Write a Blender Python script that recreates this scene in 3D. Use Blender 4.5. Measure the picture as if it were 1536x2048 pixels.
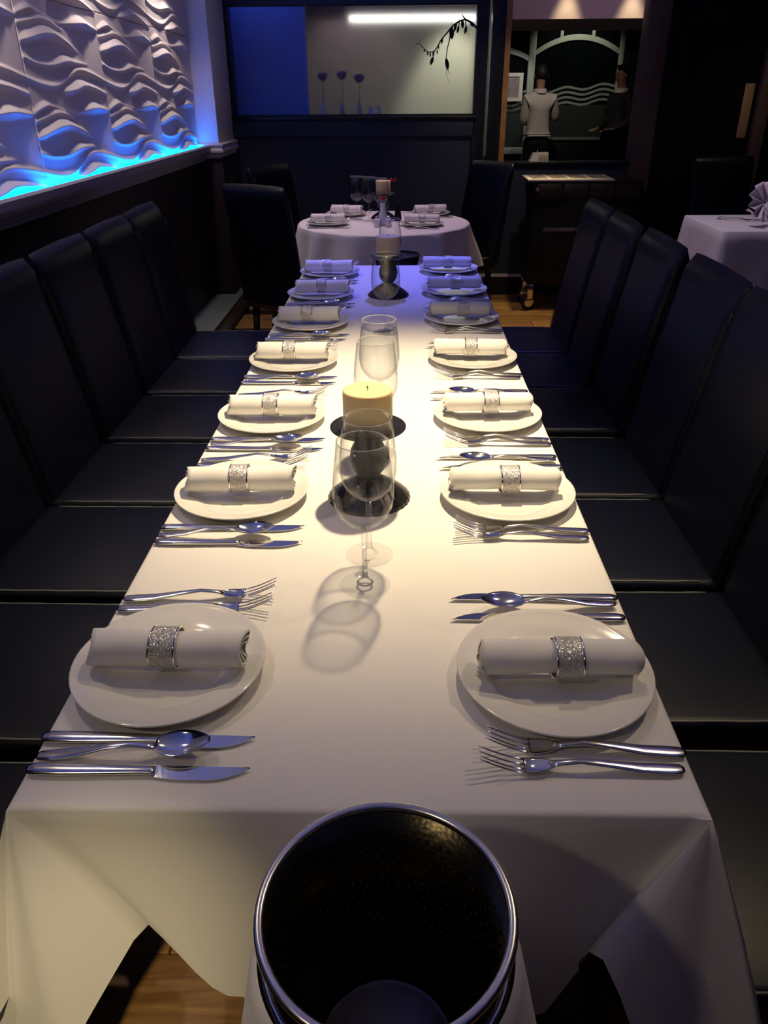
import bpy, bmesh, math, random
from mathutils import Vector, Matrix
random.seed(7)
for o in list(bpy.data.objects): bpy.data.objects.remove(o)
SC = bpy.context.scene
COL = SC.collection
PI = math.pi

# ------------------------------------------------------------------ camera, world, exposure
cd = bpy.data.cameras.new('camera'); cam = bpy.data.objects.new('camera', cd); COL.objects.link(cam)
cd.sensor_fit = 'VERTICAL'; cd.sensor_height = 36.0; cd.sensor_width = 27.0
cd.lens = 36.0 * 1537.0 / 2048.0; cd.clip_start = 0.02; cd.clip_end = 60
RX = Vector((0.99978259, 0.01999457, -0.00591441))
DN = Vector((0.00436705, -0.47815591, -0.87826412))
FW = Vector((-0.02038853, 0.87804735, -0.47813927))
m = Matrix((RX, -DN, -FW)).transposed().to_4x4(); m.translation = Vector((0, 0, 1.47))
cam.matrix_world = m
SC.camera = cam
w = bpy.data.worlds.new('world'); SC.world = w; w.use_nodes = True
w.node_tree.nodes['Background'].inputs[0].default_value = (0.25, 0.3, 0.5, 1)
w.node_tree.nodes['Background'].inputs[1].default_value = 0.004
vs = SC.view_settings; vs.view_transform = 'Standard'; vs.look = 'None'; vs.exposure = 0.0; vs.gamma = 1.0; vs.use_curve_mapping = False

WARM = (1.0, 0.775, 0.475)
VIOLET = (0.40, 0.36, 1.0)
BLUE = (0.0, 0.16, 1.0)
# downlights: x, y, z, aim x, aim y, watts, cone deg, blend, colour, lamp radius
DOWNLIGHTS = [
    (0.16, 2.02, 2.44, 0.0, 1.80, 262, 67, 1.0, WARM, 0.035),        # main spot over the long table
    (-1.05, 1.55, 2.44, -0.60, 1.20, 18, 70, 1.0, WARM, 0.03),
    (-1.27, 2.95, 2.28, -1.36, 2.95, 24, 110, 1.0, (1.0, .80, .66), 0.03),
    (-1.27, 4.10, 2.28, -1.36, 4.10, 24, 110, 1.0, (1.0, .80, .66), 0.03),
    (-1.27, 5.25, 2.28, -1.36, 5.25, 22, 110, 1.0, (1.0, .80, .66), 0.03),
    (1.10, 1.55, 2.44, 0.55, 1.15, 30, 70, 1.0, WARM, 0.03),
    (0.05, 4.05, 2.44, -0.02, 3.72, 140, 60, 0.9, (.17, .165, 1.0), 0.04),      # violet lamp over the far end
    (-0.10, 5.30, 2.44, -0.10, 5.10, 52, 66, 0.9, (0.95, .66, .80), 0.04),
    (1.50, 4.90, 2.28, 2.05, 5.05, 34, 70, 0.9, (0.90, .70, .88), 0.04),
    (-1.10, -0.50, 2.44, -0.25, 0.50, 15, 80, 1.0, (1.0, .80, .46), 0.05),
    (0.98, 5.88, 2.44, 0.98, 5.60, 95, 46, 0.9, (1.0, .74, .36), 0.04),
    (0.05, -0.75, 2.44, -0.315, 0.375, 130, 13, 1.0, (1.0, .80, .46), 0.03),  # added lamp, narrow cone lights the floor strip under the cloth
    (2.35, 5.75, 2.44, 2.50, 6.45, 9, 60, 0.9, (1.0, .74, .42), 0.03),  # lamp added for the brass push plate on the door
    (0.95, 5.45, 2.44, 0.80, 6.48, 26, 60, 0.9, (1.0, .80, .5), 0.03),  # lamp added to brighten the oak jamb and the sill box
]

# ------------------------------------------------------------------ materials
MATS = {}
def mat(name, col, rough=.5, metal=0.0, spec=.5, bump=None, var=None, emit=None, coat=0.0, trans=0.0, ior=1.45, sheen=0.0):
    """bump=(kind, scale, strength, distance)  var=(scale, colour2, contrast)"""
    if name in MATS: return MATS[name]
    M = bpy.data.materials.new(name); M.use_nodes = True
    nt = M.node_tree; N = nt.nodes; L = nt.links
    b = N['Principled BSDF']
    b.inputs['Base Color'].default_value = (*col, 1); b.inputs['Roughness'].default_value = rough
    b.inputs['Metallic'].default_value = metal; b.inputs['Specular IOR Level'].default_value = spec
    b.inputs['Coat Weight'].default_value = coat; b.inputs['Coat Roughness'].default_value = .08
    b.inputs['Transmission Weight'].default_value = trans; b.inputs['IOR'].default_value = ior
    b.inputs['Sheen Weight'].default_value = sheen
    if emit:
        b.inputs['Emission Color'].default_value = (*emit[0], 1); b.inputs['Emission Strength'].default_value = emit[1]
    tc = N.new('ShaderNodeTexCoord')
    if var:
        n = N.new('ShaderNodeTexNoise'); n.inputs['Scale'].default_value = var[0]; n.inputs['Detail'].default_value = 4
        L.new(tc.outputs['Object'], n.inputs['Vector'])
        r = N.new('ShaderNodeValToRGB'); r.color_ramp.elements[0].position = .5 - var[2]; r.color_ramp.elements[1].position = .5 + var[2]
        r.color_ramp.elements[0].color = (*col, 1); r.color_ramp.elements[1].color = (*var[1], 1)
        L.new(n.outputs['Fac'], r.inputs['Fac']); L.new(r.outputs['Color'], b.inputs['Base Color'])
    if bump:
        k, sc, st, di = bump
        if k == 'noise':
            n = N.new('ShaderNodeTexNoise'); n.inputs['Detail'].default_value = 3; out = 'Fac'
        else:
            n = N.new('ShaderNodeTexVoronoi'); out = 'Distance'
        n.inputs['Scale'].default_value = sc
        L.new(tc.outputs['Object'], n.inputs['Vector'])
        bp = N.new('ShaderNodeBump'); bp.inputs['Strength'].default_value = st; bp.inputs['Distance'].default_value = di
        L.new(n.outputs[out], bp.inputs['Height']); L.new(bp.outputs['Normal'], b.inputs['Normal'])
    MATS[name] = M
    return M

def glass_mat(name, tint=(.99, .992, .992), edge=(.76, .78, .79), gloss=1.0):
    """thin clear glass: lets light straight through, mirrors by angle, darker towards the rim of the bowl"""
    M = bpy.data.materials.new(name); M.use_nodes = True
    nt = M.node_tree; N = nt.nodes; L = nt.links; N.remove(N['Principled BSDF'])
    out = N['Material Output']
    lw = N.new('ShaderNodeLayerWeight'); lw.inputs['Blend'].default_value = .25
    mixc = N.new('ShaderNodeMix'); mixc.data_type = 'RGBA'
    mixc.inputs['A'].default_value = (*tint, 1); mixc.inputs['B'].default_value = (*edge, 1)
    L.new(lw.outputs['Facing'], mixc.inputs['Factor'])
    t = N.new('ShaderNodeBsdfTransparent'); L.new(mixc.outputs['Result'], t.inputs['Color'])
    g = N.new('ShaderNodeBsdfGlossy'); g.inputs['Roughness'].default_value = .02
    lf = N.new('ShaderNodeLayerWeight'); lf.inputs['Blend'].default_value = .5
    pw = N.new('ShaderNodeMath'); pw.operation = 'POWER'; pw.inputs[1].default_value = 4.5; L.new(lf.outputs['Facing'], pw.inputs[0])
    ml = N.new('ShaderNodeMath'); ml.operation = 'MULTIPLY_ADD'; ml.inputs[1].default_value = .55 * gloss; ml.inputs[2].default_value = .035
    L.new(pw.outputs[0], ml.inputs[0])
    mx = N.new('ShaderNodeMixShader'); L.new(ml.outputs[0], mx.inputs[0]); L.new(t.outputs[0], mx.inputs[1]); L.new(g.outputs[0], mx.inputs[2])
    L.new(mx.outputs[0], out.inputs['Surface'])
    return M

def wood_mat():
    M = bpy.data.materials.new('oak_boards'); M.use_nodes = True
    nt = M.node_tree; N = nt.nodes; L = nt.links; b = N['Principled BSDF']
    tc = N.new('ShaderNodeTexCoord'); oi = N.new('ShaderNodeObjectInfo')
    add = N.new('ShaderNodeVectorMath'); add.operation = 'ADD'
    sc = N.new('ShaderNodeVectorMath'); sc.operation = 'SCALE'; sc.inputs['Scale'].default_value = 37.0
    cmb = N.new('ShaderNodeCombineXYZ')
    for i in range(3): L.new(oi.outputs['Random'], cmb.inputs[i])
    L.new(cmb.outputs[0], sc.inputs[0]); L.new(tc.outputs['Object'], add.inputs[0]); L.new(sc.outputs[0], add.inputs[1])
    mp = N.new('ShaderNodeMapping'); mp.inputs['Scale'].default_value = (1.6, 22, 5); L.new(add.outputs[0], mp.inputs['Vector'])
    n = N.new('ShaderNodeTexNoise'); n.inputs['Scale'].default_value = 2.2; n.inputs['Detail'].default_value = 6; n.inputs['Distortion'].default_value = .8
    L.new(mp.outputs[0], n.inputs['Vector'])
    r = N.new('ShaderNodeValToRGB'); r.color_ramp.elements[0].position = .3; r.color_ramp.elements[1].position = .72
    r.color_ramp.elements[0].color = (.24, .105, .03, 1); r.color_ramp.elements[1].color = (.58, .33, .12, 1)
    L.new(n.outputs['Fac'], r.inputs['Fac'])
    hs = N.new('ShaderNodeHueSaturation'); mr = N.new('ShaderNodeMapRange'); mr.inputs['To Min'].default_value = .75; mr.inputs['To Max'].default_value = 1.15
    L.new(oi.outputs['Random'], mr.inputs['Value']); L.new(mr.outputs[0], hs.inputs['Value']); L.new(r.outputs['Color'], hs.inputs['Color'])
    L.new(hs.outputs['Color'], b.inputs['Base Color']); b.inputs['Roughness'].default_value = .38
    bp = N.new('ShaderNodeBump'); bp.inputs['Strength'].default_value = .15; bp.inputs['Distance'].default_value = .002
    L.new(n.outputs['Fac'], bp.inputs['Height']); L.new(bp.outputs['Normal'], b.inputs['Normal'])
    return M

def glitter_mat():
    M = bpy.data.materials.new('silver_glitter'); M.use_nodes = True
    nt = M.node_tree; N = nt.nodes; L = nt.links; b = N['Principled BSDF']
    tc = N.new('ShaderNodeTexCoord')
    v = N.new('ShaderNodeTexVoronoi'); v.inputs['Scale'].default_value = 950
    L.new(tc.outputs['Object'], v.inputs['Vector'])
    sep = N.new('ShaderNodeSeparateColor'); L.new(v.outputs['Color'], sep.inputs[0])
    r = N.new('ShaderNodeValToRGB'); r.color_ramp.elements[0].position = .0; r.color_ramp.elements[1].position = 1
    r.color_ramp.elements[0].color = (.36, .35, .335, 1); r.color_ramp.elements[1].color = (.80, .78, .74, 1)
    L.new(sep.outputs[0], r.inputs['Fac']); L.new(r.outputs['Color'], b.inputs['Base Color'])
    nm = N.new('ShaderNodeNormalMap'); nm.space = 'OBJECT'
    geo = N.new('ShaderNodeNewGeometry')
    sub = N.new('ShaderNodeVectorMath'); sub.operation = 'SUBTRACT'; sub.inputs[1].default_value = (.5, .5, .5)
    L.new(v.outputs['Color'], sub.inputs[0])
    scl = N.new('ShaderNodeVectorMath'); scl.operation = 'SCALE'; scl.inputs['Scale'].default_value = .75; L.new(sub.outputs[0], scl.inputs[0])
    ad = N.new('ShaderNodeVectorMath'); ad.operation = 'ADD'; L.new(geo.outputs['Normal'], ad.inputs[0]); L.new(scl.outputs[0], ad.inputs[1])
    no = N.new('ShaderNodeVectorMath'); no.operation = 'NORMALIZE'; L.new(ad.outputs[0], no.inputs[0])
    L.new(no.outputs[0], b.inputs['Normal'])
    b.inputs['Metallic'].default_value = .35; b.inputs['Roughness'].default_value = .25
    return M

CLOTH = mat('white_table_linen', (.80, .785, .75), .92, bump=('noise', 900, .08, .0004), sheen=.1)
NAPKIN = mat('white_napkin_linen', (.82, .81, .77), .9, bump=('noise', 700, .12, .0004))
CHINA = mat('white_china', (.80, .79, .74), .12, spec=.5, coat=.6)
STEEL = mat('polished_steel', (.80, .79, .77), .10, 1.0, bump=('noise', 40, .03, .0004))
STEELH = mat('steel_handle', (.72, .70, .67), .17, 1.0, bump=('noise', 160, .05, .0003))
CHROME = mat('bright_chrome', (.85, .83, .79), .12, 1.0)
GLITTER = glitter_mat()
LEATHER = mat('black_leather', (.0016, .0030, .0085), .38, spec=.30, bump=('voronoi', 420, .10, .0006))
SEAM = mat('stitched_leather_edge', (.10, .105, .105), .35, bump=('noise', 350, .5, .001))
BLACKWOOD = mat('black_wood', (.012, .011, .010), .4)
GLASS = glass_mat('clear_glass')
FOOTGLASS = glass_mat('clear_glass_foot', (.997, .998, .998), (.93, .94, .94), .7)
STEMGLASS = glass_mat('clear_glass_stem', (.965, .97, .97), (.52, .54, .55), 1.2)
WAX = mat('ivory_wax', (.80, .64, .33), .45, var=(9, (.84, .69, .38), .3)); 
wb = WAX.node_tree.nodes['Principled BSDF']; wb.inputs['Subsurface Weight'].default_value = .35; wb.inputs['Subsurface Radius'].default_value = (.02, .012, .005); wb.inputs['Subsurface Scale'].default_value = .6
WICK = mat('charred_wick', (.01, .01, .01), .9)
DARKMETAL = mat('black_glazed_metal', (.025, .024, .028), .28, .4)
EGG = mat('grey_stone_stem', (.06, .06, .065), .45)
BUCKET = mat('hammered_dark_steel', (.085, .072, .045), .27, 1.0, bump=('voronoi', 180, .12, .0015))
BUCKETBASE = mat('bucket_base_steel', (.20, .17, .16), .38, 1.0)
NAVY = mat('slate_blue_wall_paint', (.024, .036, .062), .75, bump=('noise', 60, .03, .001))
DARKTRIM = mat('charcoal_gloss_trim', (.010, .012, .017), .35)
DARKPANEL = mat('dark_brown_panelling', (.022, .012, .014), .5)
WHITEPAINT = mat('white_moulding_paint', (.74, .70, .70), .55)
LEDGEPAINT = mat('pale_ledge_paint', (.35, .34, .40), .5)
PLASTER = mat('white_plaster_relief', (.72, .67, .70), .8)
CEIL = mat('ceiling_paint', (.62, .62, .68), .85)
STONE = mat('grey_green_plinth', (.17, .20, .185), .6, var=(3, (.13, .155, .145), .3))
OAK = wood_mat()
OAKJAMB = mat('orange_oak_jamb', (.42, .22, .07), .5, var=(12, (.30, .14, .045), .2))
BROWNPOST = mat('brown_stained_post', (.11, .078, .064), .45)
BLACK = mat('black_lacquer', (.004, .004, .005), .5, spec=.3)
RUBBER = mat('black_rubber', (.012, .012, .012), .6)
BRASS = mat('satin_brass', (.62, .40, .18), .4, .35)
LED = mat('blue_led', (0, 0, 0), .5, emit=(BLUE, 60))
COVELED = mat('violet_cove_led', (0, 0, 0), .5, emit=((.16, .17, 1.0), 2.5))
LAMPLENS = mat('lamp_lens', (.9, .9, .9), .5, emit=((1, .85, .6), 3))

# ------------------------------------------------------------------ mesh helpers
def tag(o, label=None, cat=None, group=None, kind=None):
    if label: o['label'] = label
    if cat: o['category'] = cat
    if group: o['group'] = group
    if kind: o['kind'] = kind
    return o
def thing(name, label, cat, loc=(0, 0, 0), rz=0.0, group=None):
    o = bpy.data.objects.new(name, None); COL.objects.link(o); o.location = loc; o.rotation_euler = (0, 0, rz)
    o.empty_display_size = .05
    return tag(o, label, cat, group)
def link(name, me, mt, parent=None, smooth=True):
    if mt: me.materials.append(mt)
    if smooth:
        for p in me.polygons: p.use_smooth = True
    o = bpy.data.objects.new(name, me); COL.objects.link(o)
    if parent: o.parent = parent
    return o
def mk(name, V, F, mt, parent=None, smooth=True):
    me = bpy.data.meshes.new(name); me.from_pydata([tuple(v) for v in V], [], F); me.update()
    return link(name, me, mt, parent, smooth)
def bmk(name, bm, mt, parent=None, smooth=False):
    bmesh.ops.recalc_face_normals(bm, faces=bm.faces)
    me = bpy.data.meshes.new(name); bm.to_mesh(me); bm.free()
    return link(name, me, mt, parent, smooth)
def abox(bm, x0, x1, y0, y1, z0, z1):
    vs_ = [bm.verts.new(p) for p in ((x0, y0, z0), (x1, y0, z0), (x1, y1, z0), (x0, y1, z0), (x0, y0, z1), (x1, y0, z1), (x1, y1, z1), (x0, y1, z1))]
    for f in ((0, 3, 2, 1), (4, 5, 6, 7), (0, 1, 5, 4), (1, 2, 6, 5), (2, 3, 7, 6), (3, 0, 4, 7)): bm.faces.new([vs_[i] for i in f])
def box(name, x0, x1, y0, y1, z0, z1, mt, parent=None, bev=0.0, seg=2):
    bm = bmesh.new(); abox(bm, x0, x1, y0, y1, z0, z1)
    if bev: bmesh.ops.bevel(bm, geom=bm.edges[:], offset=bev, segments=seg, profile=.5, affect='EDGES')
    return bmk(name, bm, mt, parent, bool(bev))
def lathe(name, prof, mt, parent=None, n=40, c=(0, 0, 0), flute=None, smooth=True):
    """prof: list of (r, z) outer to inner; r==0 closes"""
    V = []; F = []; rows = []
    for (r, z) in prof:
        if r < 1e-6:
            rows.append([len(V)]); V.append((c[0], c[1], c[2] + z))
        else:
            row = []
            for i in range(n):
                a = 2 * PI * i / n; rr = r * (1 + (flute[0] * math.cos(flute[1] * a) if flute else 0))
                row.append(len(V)); V.append((c[0] + rr * math.cos(a), c[1] + rr * math.sin(a), c[2] + z))
            rows.append(row)
    for A, B in zip(rows, rows[1:]):
        for i in range(n):
            j = (i + 1) % n
            if len(A) == 1 and len(B) > 1: F.append((A[0], B[j], B[i]))
            elif len(B) == 1 and len(A) > 1: F.append((A[i], A[j], B[0]))
            elif len(A) > 1 and len(B) > 1: F.append((A[i], A[j], B[j], B[i]))
    return mk(name, V, F, mt, parent, smooth)
def sweep(name, st, mt, parent=None, n=10, up=(0, 0, 1)):
    """st: list of (centre, half width, half thickness); elliptical sections along the path"""
    V = []; F = []; up = Vector(up); k = len(st)
    for i, (c, a, b) in enumerate(st):
        c = Vector(c); t = Vector(st[min(i + 1, k - 1)][0]) - Vector(st[max(i - 1, 0)][0]); t.normalize()
        s = t.cross(up)
        if s.length < 1e-4: s = t.cross(Vector((0, 1, 0)))
        s.normalize(); u = s.cross(t)
        for j in range(n):
            an = 2 * PI * j / n; V.append(c + s * (a * math.cos(an)) + u * (b * math.sin(an)))
    for i in range(k - 1):
        for j in range(n):
            j2 = (j + 1) % n; F.append((i * n + j, i * n + j2, (i + 1) * n + j2, (i + 1) * n + j))
    F.append(tuple(range(n - 1, -1, -1))); F.append(tuple((k - 1) * n + j for j in range(n)))
    return mk(name, V, F, mt, parent)
def tube(name, pts, r, mt, parent=None, n=8):
    if not isinstance(r, (list, tuple)): r = [r] * len(pts)
    return sweep(name, [(p, q, q) for p, q in zip(pts, r)], mt, parent, n)
def grid(name, rows, mt, parent=None, closed=False, smooth=True):
    V = [p for r in rows for p in r]; n = len(rows[0]); F = []
    for i in range(len(rows) - 1):
        for j in range(n if closed else n - 1):
            j2 = (j + 1) % n; F.append((i * n + j, i * n + j2, (i + 1) * n + j2, (i + 1) * n + j))
    return mk(name, V, F, mt, parent, smooth)
def interp(keys, x):
    if x <= keys[0][0]: return keys[0][1]
    for (a, va), (b, vb) in zip(keys, keys[1:]):
        if x <= b:
            t = (x - a) / (b - a); t = t * t * (3 - 2 * t); return va + (vb - va) * t
    return keys[-1][1]
def cinterp(K, x):
    if x <= K[0][0]: return K[0][1]
    if x >= K[-1][0]: return K[-1][1]
    n = len(K)
    for i in range(n - 1):
        if x <= K[i + 1][0]: break
    def tan(j):
        if j == 0: return (K[1][1] - K[0][1]) / (K[1][0] - K[0][0])
        if j == n - 1: return (K[-1][1] - K[-2][1]) / (K[-1][0] - K[-2][0])
        return (K[j + 1][1] - K[j - 1][1]) / (K[j + 1][0] - K[j - 1][0])
    h = K[i + 1][0] - K[i][0]; t = (x - K[i][0]) / h; t2 = t * t; t3 = t2 * t
    return (2 * t3 - 3 * t2 + 1) * K[i][1] + (t3 - 2 * t2 + t) * h * tan(i) + (3 * t2 - 2 * t3) * K[i + 1][1] + (t3 - t2) * h * tan(i + 1)
def dup(root, label=None, loc=None, rz=None):
    r = root.copy(); COL.objects.link(r)
    if label: r['label'] = label
    if loc is not None: r.location = loc
    if rz is not None: r.rotation_euler = (0, 0, rz)
    for ch in list(root.children):
        c = ch.copy(); COL.objects.link(c); c.parent = r
        for g in list(ch.children):
            d = g.copy(); COL.objects.link(d); d.parent = c
    return r
ORD = ['nearest', 'second nearest', 'third nearest', 'fourth nearest', 'fifth nearest', 'sixth nearest', 'farthest']

# ------------------------------------------------------------------ floor
fl = tag(box('floor', -1.9, 4.5, -2.2, 14.6, -.06, -.012, DARKPANEL), kind='structure')
bmp = bmesh.new(); abox(bmp, -.698, .698, -.0935, .0935, -.012, 0); bmesh.ops.bevel(bmp, geom=[e for e in bmp.edges if all(v.co.z > -.005 for v in e.verts)], offset=.0015, segments=1, affect='EDGES')
plank = None
for k in range(-12, 31):
    y = .896 + .19 * k + .095
    off = -.446 + (.0 if k % 3 == 0 else .47 if k % 3 == 1 else .93)
    for j in range(-1, 3):
        x = off + 1.4 * j + .7
        if x - .7 < -1.62 or x + .7 > 3.7: 
            if x < -2 or x > 3.4: continue
        if plank is None:
            plank = bmk('plank', bmp, OAK, fl); plank.location = (x, y, 0)
        else:
            p = plank.copy(); COL.objects.link(p); p.location = (x, y, 0)

# ------------------------------------------------------------------ walls, ceiling
ceil = tag(box('ceiling', -1.9, 4.5, -2.2, 14.6, 2.5, 2.6, CEIL), kind='structure')
wl = tag(box('wall_left', -1.60, -1.425, -2.2, 6.6, 0, 2.5, DARKPANEL), kind='structure')
tag(box('wall_right', 4.3, 4.5, 6.5, 14.6, 0, 2.5, NAVY), kind='structure')
tag(box('wall_side', 3.5, 3.7, -2.2, 6.6, 0, 2.5, NAVY), kind='structure')
tag(box('wall_front', -1.9, 3.7, -2.3, -2.2, 0, 2.5, NAVY), kind='structure')

# wave relief panels on the left wall
RIDGES = [  # crest height z(u), swelling(u)
    ([(0, .176), (.2, .205), (.34, .210), (.5, .190), (.70, .150)], [(0, .30), (.08, .75), (.28, 1), (.5, .6), (.72, 0)], 1.0),
    ([(0, .232), (.28, .258), (.55, .225)], [(0, .25), (.12, .40), (.35, .36), (.56, 0)], 1.0),
    ([(0, .262), (.13, .286), (.25, .280), (.36, .266), (.47, .256), (.60, .262), (.75, .270), (1, .256)], [(0, .30), (.13, .55), (.26, .12), (.50, .15), (.76, 1), (.9, .5), (1, .18)], 1.0),
    ([(.38, .004), (.5, .014), (.62, .030), (.8, .020), (1, -.004)], [(.36, 0), (.44, .75), (.56, 1), (.75, .62), (1, .25)], 1.0),
    ([(0, .052), (.12, .034), (.25, .026), (.38, .038), (.5, .070), (.62, .090), (.8, .078), (1, .052)], [(0, .25), (.12, .38), (.25, .48), (.4, .38), (.5, .45), (.75, .42), (1, .25)], 1.0),
    ([(0, .122), (.12, .104), (.28, .100), (.45, .118), (.62, .116), (.80, .112)], [(0, .3), (.12, .32), (.25, .42), (.45, .85), (.62, .35), (.82, 0)], 1.0),
]
PW, PH, PER = .872, .66, .33
def relief(u, v):
    h = 0
    for c, a, s_ in RIDGES:
        if u < a[0][0]: continue
        amp = interp(a, u) * s_
        if amp < .01: continue
        cz = cinterp(c, u); wu = .007 + .027 * amp; wd = .007 + .022 * amp
        for k in (-1, 0, 1, 2):
            d = v - (cz + k * PER)
            if d > wu or d < -wd: continue
            q = 1 - d / wu if d > 0 else 1 + d / wd
            q = q ** 1.15 if d > 0 else q ** 1.5
            h = max(h, amp * q)
    return .030 * h
rows = []
NU, NV = 80, 176
for iv in range(NV + 1):
    v = PH * iv / NV
    rows.append([(relief(iu / NU, v) + .004, (iu / NU - .5) * (PW - .004), v * (PH - .003) / PH) for iu in range(NU + 1)])
rows.insert(0, [(0, p[1], p[2]) for p in rows[0]]); rows.append([(0, p[1], p[2]) for p in rows[-1]])
rows = [[(0, r[0][1], r[0][2])] + r + [(0, r[-1][1], r[-1][2])] for r in rows]
wp = None
for r in range(2):
    for k in range(6):
        loc = (-1.424, 5.926 - PW * (k + .5), 1.15 + PH * r)
        if wp is None: wp = grid('wave_panel', rows, PLASTER, wl)
        o = wp if (r == 0 and k == 0) else wp.copy()
        if o is not wp: COL.objects.link(o)
        o.location = loc
        tag(o, 'white plaster relief panel with rippling waves')

# ledge with a lip, carrying the blue strip
def extrude_y(name, prof, y0, y1, mt, parent=None):
    V = [(x, y0, z) for x, z in prof] + [(x, y1, z) for x, z in prof]; n = len(prof)
    F = [(i, (i + 1) % n, n + (i + 1) % n, n + i) for i in range(n)] + [tuple(range(n - 1, -1, -1)), tuple(range(n, 2 * n))]
    return mk(name, V, F, mt, parent, False)
LEDGE = [(-1.425, 1.06), (-1.385, 1.06), (-1.380, 1.078), (-1.365, 1.085), (-1.362, 1.10), (-1.345, 1.108), (-1.335, 1.125), (-1.330, 1.155), (-1.338, 1.163), (-1.352, 1.163), (-1.356, 1.146), (-1.425, 1.146)]
tag(extrude_y('trim_1', LEDGE, -2.2, 5.95, LEDGEPAINT), 'stepped pale ledge below the wave panels', kind='structure')
led = tag(box('led_strip', -1.406, -1.395, -.5, 5.925, 1.1465, 1.154, LED), 'blue glowing light strip along the wall ledge below the wave panels', 'light strip')

# corner pilaster with cap moulding
pil = tag(box('trim_2', -1.43, -1.275, 5.93, 6.49, 1.17, 2.5, WHITEPAINT, None, .004), 'white corner pilaster beside the wave wall', kind='structure')
def ring_mould(name, prof, x0, x1, y0, y1, mt, parent):
    V = []; F = []
    for (d, z) in prof: V += [(x0 - d, y0 - d, z), (x1 + d, y0 - d, z), (x1 + d, y1, z), (x0 - d, y1, z)]
    for i in range(len(prof) - 1):
        for j in range(4): F.append((4 * i + j, 4 * i + (j + 1) % 4, 4 * i + 4 + (j + 1) % 4, 4 * i + 4 + j))
    F.append((3, 2, 1, 0)); k = 4 * (len(prof) - 1); F.append((k, k + 1, k + 2, k + 3))
    return mk(name, V, F, mt, parent, False)
ring_mould('moulding', [(0, 1.075), (.012, 1.085), (.012, 1.10), (.03, 1.115), (.032, 1.13), (.02, 1.137), (.024, 1.15), (.03, 1.158), (.03, 1.165), (.004, 1.172)], -1.43, -1.275, 5.93, 6.49, WHITEPAINT, pil)
box('lower_post', -1.43, -1.262, 5.94, 6.49, .14, 1.08, DARKPANEL, pil, .004)
pl = tag(box('trim_3', -1.50, -1.20, -1.0, 6.49, 0, .13, STONE, None, .006), 'grey green stone plinth along the foot of the left wall', kind='structure')
box('nosing', -1.205, -1.190, -1.0, 6.49, .105, .135, DARKTRIM, pl, .003)

# back partition
YB = 6.5
wb_ = tag(box('wall_back', -1.6, .615, YB, YB + .10, 0, 1.19, NAVY), kind='structure')
box('upper_wall', -1.6, .615, YB, YB + .10, 2.03, 2.5, NAVY, wb_)
box('window_rail', -1.30, .55, YB - .03, YB + .02, 1.185, 1.30, NAVY, wb_, .004)
box('window_sill', -1.31, .56, YB - .05, YB + .02, 1.30, 1.322, DARKTRIM, wb_, .004)
box('side_stile', -1.6, -1.245, YB - .01, YB + .10, 1.19, 2.03, DARKTRIM, wb_)
box('post', .535, .622, YB - .03, YB + .10, 0, 2.5, DARKTRIM, wb_, .003)
box('post', .648, .752, YB - .03, YB + .10, 1.0, 2.5, DARKTRIM, wb_, .003)
box('lower_wall', .648, 1.80, YB, YB + .10, 0, .985, NAVY, wb_)
box('lower_wall', .615, .648, YB, YB + .10, 0, 1.04, NAVY, wb_)
box('opening_sill', .74, 1.80, YB - .03, YB + .13, .985, 1.003, DARKTRIM, wb_, .003)
box('oak_jamb', .742, .782, YB - .036, YB + .13, 1.003, 2.5, OAKJAMB, wb_)
box('brown_post', 1.745, 1.90, YB - .04, YB + .13, .80, 2.5, BROWNPOST, wb_, .004)
box('lower_post', 1.79, 1.90, YB - .03, YB + .13, 0, .80, BLACK, wb_, .003)
sk = box('skirting', -1.25, 1.79, YB - .02, YB, 0, .145, DARKTRIM, wb_)
box('skirting_cap', -1.25, 1.79, YB - .024, YB, .145, .165, WHITEPAINT, sk)
# frosted window
win = tag(bpy.data.objects.new('window_1', None), kind='structure'); COL.objects.link(win)
FROST = mat('frosted_glass', (.92, .93, .95), .28, trans=1.0, ior=1.2, spec=.3)
box('pane', -1.25, .54, YB + .045, YB + .053, 1.31, 2.035, FROST, win)
box('frame', -1.25, .54, YB + .02, YB + .045, 1.322, 1.334, DARKTRIM, win)
box('frame', -1.25, .54, YB + .02, YB + .045, 2.02, 2.035, DARKTRIM, win)
# small room behind the frosted window
BACKROOM = mat('cream_back_room_paint', (.74, .73, .62), .8)
MAUVE = mat('mauve_paint', (.42, .34, .44), .8)
wr = tag(box('wall_rear', -1.6, .66, 8.3, 8.4, 0, 2.5, BACKROOM), kind='structure')
box('blue_return', -1.6, -.72, 6.74, 6.80, 0, 2.5, mat('blue_lit_paint', (.14, .20, .62), .7), wr)  # blue light on the return wall is put into its paint colour
box('side_wall', .655, .735, 6.63, 13.1, 0, 2.5, BACKROOM, wr)
box('bulkhead', -1.6, .655, 7.25, 7.75, 2.02, 2.5, MAUVE, wr)
STRIPW = mat('ceiling_edge_glow', (0, 0, 0), .5, emit=((1, .97, .86), 3))
tag(box('glow_strip', -.42, .60, 7.30, 7.37, 1.985, 2.018, STRIPW), 'long white glow strip for the lit ceiling edge behind the frosted window', 'lamp')  # glowing box stands in for the cove-lit ceiling edge

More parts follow.
